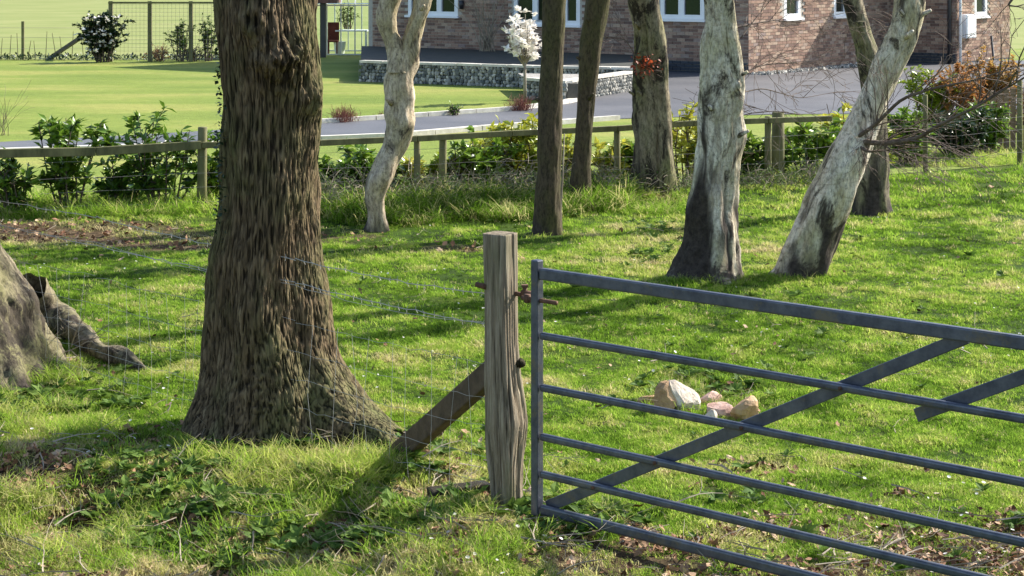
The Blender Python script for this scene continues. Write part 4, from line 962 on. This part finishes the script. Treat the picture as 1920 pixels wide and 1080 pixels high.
def twigclump(px, py, wpx, hpx, mat, label, n, seed, name='twiggy_shrub'):
    b = G(px, py); q = random.Random(seed); m_ = MB(); root = empty(name, b, label, 'shrub')
    for i in range(n):
        p = b + Vector((q.gauss(0, .3) * wpx / 2 * b.y / F, q.gauss(0, .1), 0)); d = Vector((q.gauss(0, .4), q.gauss(0, .4), 1)).normalized()
        grow(m_, p, d, hpx * b.y / F * q.uniform(.6, 1.1), .005, 1, q, 0, .4, 3)
    k = m_.build('twigs', M[mat], root)
twigclump(645, 229, 70, 22, 'red_twig', 'low reddish twiggy clump on the lawn edge right of the oak', 150, 1)
twigclump(716, 222, 22, 10, 'red_twig', 'tiny brown twiggy tuft beside the forked trunk at the driveway', 30, 2)
twigclump(976, 208, 60, 22, 'red_twig', 'reddish brown twiggy clump at the foot of the blossom tree', 140, 3)
b = G(855, 217); shrub('leafy_clump', 'small green leafy clump on the lawn beside the driveway kerb', b, .16, .42, 'laurel_leaf', 90, 5, .07, nind=40, stems=8, cat='plant', low=0)
twigclump(8, 255, 60, 70, 'twig', 'bare twiggy sapling at the left edge beyond the fence', 10, 4, 'bare_sapling')

q = random.Random(55); tw = MB(); lv = MB()
for i in range(620):
    px = q.uniform(560, 1215) if i % 3 else q.uniform(1215, 1620); k_ = (px - 960) / F; dy = q.uniform(-.9, .35); X = k_ * (20.5 + dy) / (1 - .383 * k_); Y = fenceY(X) + dy; p = Vector((X, Y, gh(X, Y)))
    hh = q.uniform(.15, .42) * (.75 if px > 1215 else 1)
    d = Vector((q.gauss(0, .6), q.gauss(0, .3), 1)).normalized(); grow(tw, p, d, hh, .004, 1, q, .12, .7, 3, 4, .0022)
    for k in range(13 if i % 4 else 5):
        addleaf(lv, p + Vector((q.gauss(0, .14), q.gauss(0, .12), q.uniform(.02, hh * .9))), q.uniform(.025, .055), q, .2, 1.2)
k = tw.build('bramble_stems', M['pale_twig']); tag(k, 'tangled bramble stems along the foot of the back fence', 'brambles', kind='stuff')
k = lv.build('undergrowth', M['under_leaf']); tag(k, 'dull green low undergrowth along the foot of the back fence', 'undergrowth', kind='stuff')

# ------------------------------------------------------------------ far left fences, greenhouse
ft = empty('screen_fence', G(280, 117), 'tall netted screen of dark posts along the far lawn edge', 'fence')
bY = G(280, 117).y
for px in (208, 281, 358, 430):
    m_ = MB(); p = G(px, 116); zt_ = H - (2 - HY) * p.y / F; m_.box((p.x, p.y, zt_ / 2), (.10, .10, zt_)); m_.build('post', M['fence_timber'], ft)
m_ = MB(); a, b = G(204, 116), G(434, 116); zt_ = H - (5 - HY) * a.y / F; bar(m_, Vector((a.x, a.y - .07, zt_)), Vector((b.x, b.y - .07, zt_)), .03, .05); m_.build('rail', M['fence_timber'], ft)
m_ = MB(); q = random.Random(6)
for i in range(32): x = a.x + (b.x - a.x) * i / 31; m_.tube([(x, a.y - .06, .02), (x, a.y - .06, zt_)], .003, 3, False)
for i in range(15): z = .08 + i * .1; m_.tube([(a.x, a.y - .062, z), (b.x, b.y - .062, z)], .003, 3, False)
k = m_.build('netting', M['wire'], ft); tag(k, kind='stuff')
for i, (px, wd, hh, mt, lab, nm) in enumerate(((300, 80, .35, 'rust_leaf', 'low brown leafy growth at the foot of the netted screen', 600), (365, 90, .4, 'dark_leaf', 'dark low planting at the right foot of the netted screen', 700), (340, 60, 1.1, 'weed_leaf', 'loose climbing plant growing up the netted screen', 1100), (392, 50, 1.3, 'weed_leaf', 'pale climber beside the oak edge on the netted screen', 1100))):
    b = G(px, 114.5); b.y -= .2; shrub('border_plant', lab, b, hh, wd * b.y / F, mt, nm, 400 + i, .05 if hh < 1 else .085, nind=0, stems=14, cat='plant', low=0)
lw = empty('wire_fence', G(60, 112), 'low wire fence with thin stakes at the far left of the lawn', 'fence')
for px, tp, wd in ((43, 40, .07), (-40, 42, .07), (-130, 44, .07)):
    m_ = MB(); p = G(px, 112); zt_ = H - (tp - HY) * p.y / F; m_.box((p.x, p.y, zt_ / 2), (wd, wd, zt_)); m_.build('post', M['fence_timber'], lw)
for i in range(16):
    px = -100 + i * 17 + rnd.uniform(-4, 4); p = G(px, 112); zt_ = rnd.uniform(.5, .95); m_ = MB(); m_.tube([p, p + Vector((rnd.gauss(0, .06), 0, zt_))], [.012, .007], 4); m_.build('stake', M['fence_timber'], lw)
m_ = MB()
for z in (.3, .6, .85): m_.tube([G(-200, 112) + Vector((0, 0, z)), G(205, 113) + Vector((0, 0, z))], .004, 3)
m_.build('wire', M['wire'], lw)
q = random.Random(8); gm = MB()
for i in range(1500):
    p = G(q.uniform(-150, 420), q.uniform(110.5, 114)); addleaf(gm, p + Vector((0, 0, q.uniform(0, .12))), q.uniform(.06, .13), q, .6)
k = gm.build('weeds', M['dark_leaf']); tag(k, 'dark strip of weeds along the far lawn edge fence', 'weeds', kind='stuff')

gh_ = empty('greenhouse', G(655, 104), 'glass greenhouse with pale frame left of the house, plants inside', 'greenhouse')
gy = G(655, 104).y; x0, x1 = (560 - 960) / F * gy, (692 - 960) / F * gy; ztop = H - (10 - HY) * gy / F
def gb(mb, a, b, w_=.035): bar(mb, Vector(a), Vector(b), w_, w_)
m_ = MB(); NX = 5; dpt = 2.4
for yy in (gy, gy + dpt):
    for i in range(NX + 1):
        x = x0 + (x1 - x0) * i / NX; m_.box((x, yy, ztop / 2), (.035, .035, ztop))
    for z in (.03, ztop): m_.box(((x0 + x1) / 2, yy, z), (x1 - x0 - .04, .034, .034))
for x in (x0, x1):
    for z in (.03, ztop): m_.box((x, gy + dpt / 2, z), (.034, dpt - .04, .034))
    m_.box((x, gy + dpt / 2, ztop / 2), (.034, .034, ztop - .06))
for i in range(NX + 1):
    x = x0 + (x1 - x0) * i / NX; gb(m_, (x, gy, ztop + .03), (x, gy + dpt / 2, ztop + .7)); gb(m_, (x, gy + dpt, ztop + .03), (x, gy + dpt / 2, ztop + .7))
m_.build('frame', M['aluminium'], gh_)
for i in range(NX):
    xa, xb = x0 + (x1 - x0) * i / NX + .02, x0 + (x1 - x0) * (i + 1) / NX - .02
    m_ = MB(); m_.box(((xa + xb) / 2, gy, ztop / 2), (xb - xa, .006, ztop - .08)); m_.build('pane', M['clear_glass'], gh_)
    m_ = MB(); bar(m_, Vector(((xa + xb) / 2, gy + .03, ztop + .05)), Vector(((xa + xb) / 2, gy + dpt / 2, ztop + .7)), xb - xa, .006); m_.build('roof_pane', M['clear_glass'], gh_)
b = Vector(((652 - 960) / F * (gy + .9), gy + .9, 0)); shrub('potted_plant', 'green leafy plant behind the greenhouse glass', b + Vector((0, 0, .7)), .75, .7, 'weed_leaf', 420, 60, .08, nind=0, stems=12, cat='plant', low=0)
m_ = MB(); tb = empty('bench', b, 'white bench inside the greenhouse under the green plant', 'bench')
m_.box(b + Vector((.12, 0, .66)), (.9, .5, .04)); m_.build('top', M['upvc'], tb)
for sx in (-.3, .52):
    for sy in (-.2, .2): m_ = MB(); m_.box(b + Vector((sx, sy, .32)), (.04, .04, .64)); m_.build('leg', M['upvc'], tb)
b2 = Vector(((624 - 960) / F * (gy + .5), gy + .5, 0)); ch = empty('chair', b2, 'dark red garden chair inside the greenhouse on the left', 'chair')
m_ = MB(); m_.box(b2 + Vector((0, 0, .38)), (.32, .4, .05)); m_.build('seat', M['chair_red'], ch); m_ = MB(); m_.box(b2 + Vector((0, .2, .65)), (.32, .05, .5)); m_.build('backrest', M['chair_red'], ch)
for sx in (-.13, .13):
    for sy in (-.16, .16): m_ = MB(); m_.box(b2 + Vector((sx, sy, .18)), (.04, .04, .36)); m_.build('leg', M['chair_red'], ch)
b3 = Vector(((637 - 960) / F * (gy + .6), gy + .6, 0)); m_ = MB(); m_.tube([b3 + Vector((0, 0, z)) for z in (0, .1, .3, .36)], [.12, .14, .17, .18], 12); k = m_.build('white_pot', M['upvc']); tag(k, 'white pot beside the dark red chair in the greenhouse', 'pot')
sh = empty('timber_porch', G(606, 108), 'dark timber porch post and roof edge beside the greenhouse', 'porch'); p = G(606, 108)
m_ = MB(); m_.box((p.x, p.y, 1.3), (.16, .16, 2.6)); m_.build('post', M['dark_paint'], sh)
m_ = MB(); m_.box((p.x - 1.2, p.y, 1.3), (.16, .16, 2.6)); m_.build('post', M['dark_paint'], sh)
zr = H - (7 - HY) * p.y / F; m_ = MB(); m_.box((p.x - .5, p.y + .3, zr + .12), (1.8, 1.2, .2)); m_.build('roof', M['roof_tile'], sh)

# ------------------------------------------------------------------ grass and litter (countless)
src = bpy.data.collections.new('grass_sources')
def tuft(name, nb, hmin, hmax, spread, width, bend, mat, seed):
    q = random.Random(seed); mb = MB()
    for i in range(nb):
        a = q.uniform(0, 6.283); r_ = spread * math.sqrt(q.random()); p = Vector((math.cos(a) * r_, math.sin(a) * r_, -.01)); h_ = q.uniform(hmin, hmax)
        da = q.uniform(0, 6.283); d = Vector((math.cos(da), math.sin(da), 0)); s_ = Vector((-d.y, d.x, 0)); w_ = width * q.uniform(.6, 1.2); bd = bend * q.uniform(.2, 1.3) * h_
        vs = []
        for t_, wf_ in ((0, 1), (.4, .85), (.75, .55)):
            c = p + Vector((0, 0, h_ * t_ * (1 - .25 * t_ * bend))) + d * bd * t_ * t_; vs += [c - s_ * w_ * wf_ / 2, c + s_ * w_ * wf_ / 2]
        vs.append(p + Vector((0, 0, h_ * (1 - .3 * bend))) + d * bd)
        mb.add(vs, [(0, 1, 3, 2), (2, 3, 5, 4), (4, 5, 6)])
    o = bpy.data.objects.new(name, mb.mesh(name, mat)); return o
def scatter(name, P_, sc, tint, objs, label, cat, tilt=.15, seed=1):
    c = bpy.data.collections.new(name + '_source'); 
    for o in objs: c.objects.link(o)
    me = bpy.data.meshes.new(name); me.from_pydata(P_.tolist(), [], [])
    g_ = np.random.default_rng(seed); n = len(P_)
    a = me.attributes.new('tint', 'FLOAT', 'POINT'); a.data.foreach_set('value', tint.astype(np.float32))
    a = me.attributes.new('sc', 'FLOAT', 'POINT'); a.data.foreach_set('value', sc.astype(np.float32))
    rt_ = np.stack([g_.normal(0, tilt, n), g_.normal(0, tilt, n), g_.uniform(0, 6.283, n)], 1)
    a = me.attributes.new('rot', 'FLOAT_VECTOR', 'POINT'); a.data.foreach_set('vector', rt_.ravel().astype(np.float32))
    o = bpy.data.objects.new(name, me); COL.objects.link(o); tag(o, label, cat, kind='stuff')
    ng = bpy.data.node_groups.new(name, 'GeometryNodeTree')
    ng.interface.new_socket('Geometry', in_out='INPUT', socket_type='NodeSocketGeometry'); ng.interface.new_socket('Geometry', in_out='OUTPUT', socket_type='NodeSocketGeometry')
    N = ng.nodes; i_ = N.new('NodeGroupInput'); o_ = N.new('NodeGroupOutput'); ip = N.new('GeometryNodeInstanceOnPoints'); ci = N.new('GeometryNodeCollectionInfo')
    ci.inputs['Collection'].default_value = c; ci.inputs['Separate Children'].default_value = True; ci.inputs['Reset Children'].default_value = True
    def na(nm, tp): x = N.new('GeometryNodeInputNamedAttribute'); x.data_type = tp; x.inputs[0].default_value = nm; return x.outputs['Attribute']
    ri = N.new('FunctionNodeRandomValue'); ri.data_type = 'INT'; ri.inputs[4].default_value = 0; ri.inputs[5].default_value = len(objs) - 1
    ip.inputs['Pick Instance'].default_value = True
    er = N.new('FunctionNodeEulerToRotation')
    Lk = ng.links.new; Lk(i_.outputs[0], ip.inputs['Points']); Lk(ci.outputs[0], ip.inputs['Instance']); Lk(ri.outputs[2], ip.inputs['Instance Index'])
    Lk(na('rot', 'FLOAT_VECTOR'), er.inputs[0]); Lk(er.outputs[0], ip.inputs['Rotation']); Lk(na('sc', 'FLOAT'), ip.inputs['Scale']); Lk(ip.outputs[0], o_.inputs[0])
    md = o.modifiers.new('scatter', 'NODES'); md.node_group = ng; return o
gr_ = np.random.default_rng(42)
def frustum_points(n, y0, y1, m=1.35, power=1.):
    """density falls with distance so that it stays even in view"""
    y = 1 / (1 / y1 + (1 / y0 - 1 / y1) * gr_.random(n) ** power); x = gr_.uniform(-1, 1, n) * y * (960 / F) * m
    return x, y
# short meadow grass
n = 230000; x, y = frustum_points(n, 7.0, 23.0, 1.3)
keep = y < fenceYv(x) + .2
dm = dirtmask(x, y); keep &= gr_.random(n) > np.clip(dm * 1.02, 0, .86)
px, py = PX(x, y); vg = np.clip((py - 800) / 120, 0, 1) * np.clip((1000 - px) / 120, 0, 1)
keep &= gr_.random(n) > np.clip(.1 + .8 * fbm(x * 3., y * 3., 15., 3), 0, .75)
keep &= ~((x + 1.3) ** 2 + (y - 10.3) ** 2 < .42 ** 2)
keep &= ~((np.abs(y - (9.86 + (x + .72) * -.8)) < .13) & (x > -1.2) & (x < -.6))
x, y, dm = x[keep], y[keep], dm[keep]
big = fbm(x * .8, y * .8, 4., 4); med = fbm(x * 4, y * 4, 8., 3)
px, py = PX(x, y)
vg = np.clip((py - 800) / 120, 0, 1) * np.clip((1000 - px) / 120, 0, 1)      # rough verge, bottom left
back = np.clip((430 - py) / 60, 0, 1)
tint = .54 + .20 * big + .26 * med + gr_.normal(0, .12, len(x)) + .14 * vg - .10 * back + .12 * dm
tint = np.where(gr_.random(len(x)) < .05 + .22 * vg + .2 * dm, .9 + gr_.normal(0, .08, len(x)), tint)
sc = (.85 + .35 * med + gr_.normal(0, .15, len(x))) * (1 + .35 * vg + .3 * back); sc = np.clip(sc, .4, 2.2) * (1 + np.clip((y - 12) / 20, 0, .5))
z = ghv(x, y)
T1 = [tuft('grass_tuft', 16, .018, .045, .035, .0042, .8, M['grass_blade'], 50 + i) for i in range(6)]
scatter('meadow_grass', np.stack([x, y, z], 1), sc, np.clip(tint, 0, 1), T1, 'short bright green grass covering the field behind the gate', 'grass', .2, 1)
# long grass in the verge, by trunks, along the fence
def zone(n, cx, cy, rx, ry):
    a = gr_.uniform(0, 6.283, n); r_ = np.sqrt(gr_.random(n)); px = cx + rx * r_ * np.cos(a); py = cy + ry * r_ * np.sin(a); Y = F * H / (py - HY); return (px - 960) / F * Y, Y
zx, zy, zl, ztn = [], [], [], []
for cx, cy, rx, ry, n_, s_, tn in ((300, 985, 420, 130, 2000, 1., .58), (520, 895, 240, 32, 1300, 1.1, .70), (760, 1010, 260, 80, 1000, .9, .6), (940, 965, 90, 26, 420, 1., .45), (100, 780, 160, 70, 900, 1., .62), (60, 720, 100, 30, 500, 1., .6),
                               (740, 392, 190, 32, 3400, 1.8, .24), (960, 382, 170, 32, 3400, 1.7, .24), (1120, 370, 80, 30, 1300, 1.9, .42), (1240, 385, 80, 20, 500, 1.1, .45), (1470, 335, 160, 16, 1400, 1.6, .6), (190, 398, 260, 22, 2300, 1.8, .52), (1760, 300, 180, 14, 1000, 1.2, .6),
                               (1330, 530, 70, 10, 160, .6, .5), (1500, 520, 60, 8, 120, .6, .5), (1320, 745, 120, 36, 260, .8, .5), (1060, 990, 110, 50, 300, .8, .5), (-250, 900, 300, 150, 900, 1., .5), (2100, 330, 200, 20, 500, 1.1, .5)):
    a, b = zone(n_, cx, cy, rx, ry); zx.append(a); zy.append(b); zl.append(np.full(n_, s_)); ztn.append(np.full(n_, tn))
x, y, s_, tn = map(np.concatenate, (zx, zy, zl, ztn)); ok = gr_.random(len(x)) < np.where(y < 11.5, .35 - 1.5 * vn(x * 4, y * 4, 12.), .62 + .5 * vn(x * 3, y * 3)); x, y, s_, tn = x[ok], y[ok], s_[ok], tn[ok]
T2 = [tuft('long_grass_tuft', 18, .05, .15, .05, .0046, 1.1, M['grass_blade'], 80 + i) for i in range(6)]
tt = tn + gr_.normal(0, .12, len(x)) + .1 * vn(x * 2, y * 2, 5); tt = np.where(gr_.random(len(x)) < .2, .9, tt)
scatter('long_grass', np.stack([x, y, ghv(x, y)], 1), s_ * gr_.uniform(.55, 1.15, len(x)), np.clip(tt, 0, 1), T2, 'long rough grass on the verge and along the fence foot', 'grass', .3, 2)
# fallen leaves
def dryleaf(seed):
    q = random.Random(seed); mb = MB(); n_ = 8; vs = [Vector((0, 0, .004))]
    for k in range(n_):
        a = 6.283 * k / n_; r_ = (.022 if k % 2 else .030) * q.uniform(.8, 1.2); vs.append(Vector((math.cos(a) * r_ * 1.4, math.sin(a) * r_ * .8, q.uniform(.0, .014))))
    mb.add(vs, [(0, 1 + k, 1 + (k + 1) % n_) for k in range(n_)]); return bpy.data.objects.new('dry_leaf', mb.mesh('dry_leaf', M['litter']))
n = 120000; x, y = frustum_points(n, 7.0, 22., 1.3); dm = dirtmask(x, y); ok = gr_.random(n) < np.clip(dm - .15, 0, 1) * np.clip(.45 + .9 * fbm(x * 5, y * 5, 6., 2), .05, 1) * .55 + .005; ok &= y < fenceYv(x) - .1
x, y = x[ok], y[ok]; far_ = np.clip((y - 14) / 6, 0, 1)
scatter('fallen_leaves', np.stack([x, y, ghv(x, y) + .014 + .01 * gr_.random(len(x))], 1), gr_.uniform(.22, .68, len(x)) * (1 + .9 * far_), np.clip(gr_.beta(2., 1.6, len(x)) + .05 * far_, 0, 1), [dryleaf(i) for i in range(6)], 'scattered brown fallen leaves on bare soil and thin grass', 'leaves', .5, 3)
# broad leaved weeds
def rosette(seed):
    q = random.Random(seed); mb = MB()
    for k in range(9):
        a = 6.283 * k / 9 + q.uniform(-.3, .3); addleaf(mb, Vector((0, 0, .01)), q.uniform(.035, .06), q, 0, 1.1, Vector((math.cos(a), math.sin(a), q.uniform(.2, .8))))
    return bpy.data.objects.new('weed', mb.mesh('weed', M['weed_leaf']))
n = 12000; x, y = frustum_points(n, 7.0, 21., 1.25); px, py = PX(x, y)
wm = np.clip(ell(px, py, 1240, 450, 120, 50) + ell(px, py, 1320, 740, 150, 50) + ell(px, py, 520, 920, 420, 130) + ell(px, py, 1080, 990, 140, 60) + ell(px, py, 900, 400, 300, 40) + ell(px, py, 100, 780, 200, 80), 0, 1)
ok = (gr_.random(n) < wm * .75 + .03) & (vn(x * 2.2, y * 2.2, 7) > -.15) & (y < fenceYv(x)); x, y = x[ok], y[ok]
scatter('ground_weeds', np.stack([x, y, ghv(x, y) + .01], 1), gr_.uniform(.6, 1.5, len(x)), np.full(len(x), .5), [rosette(i) for i in range(5)], 'patches of dark broad leaved weeds in the turf', 'weeds', .2, 4)
# sticks
def stick(seed):
    q = random.Random(seed); mb = MB(); grow(mb, Vector((0, 0, .02)), Vector((1, 0, .05)).normalized(), .22, .004, 1, q, 0, .5, 2, 4, .0012); return bpy.data.objects.new('dry_stick', mb.mesh('dry_stick', M['pale_twig']))
n = 2600; x, y = frustum_points(n, 7.0, 21., 1.25); px, py = PX(x, y); dm = dirtmask(x, y); ok = gr_.random(n) < .04 + dm * .6; x, y = x[ok], y[ok]
scatter('dry_sticks', np.stack([x, y, ghv(x, y) + .02], 1), gr_.uniform(.4, 1.3, len(x)), np.full(len(x), .5), [stick(i) for i in range(4)], 'thin dry sticks lying in grass and leaves', 'sticks', .2, 5)
# little pale specks (daisies)
dm_ = MB(); 
for k in range(6): a = 6.283 * k / 6; dm_.add([(0, 0, .035), (math.cos(a) * .009, math.sin(a) * .009, .037), (math.cos(a + 1.) * .009, math.sin(a + 1.) * .009, .037)], [(0, 1, 2)])
dz = bpy.data.objects.new('daisy', dm_.mesh('daisy', M['petal']))
n = 900; x, y = frustum_points(n, 7.2, 19., 1.2); ok = (vn(x * .9, y * .9, 3) > -.2); x, y = x[ok], y[ok]
scatter('daisies', np.stack([x, y, ghv(x, y)], 1), gr_.uniform(.5, 1.2, len(x)), np.full(len(x), .5), [dz], 'tiny white daisy heads dotted over the field', 'flowers', .3, 6)
print('individual bricks', indiv[0], 'objects', len(bpy.data.objects))
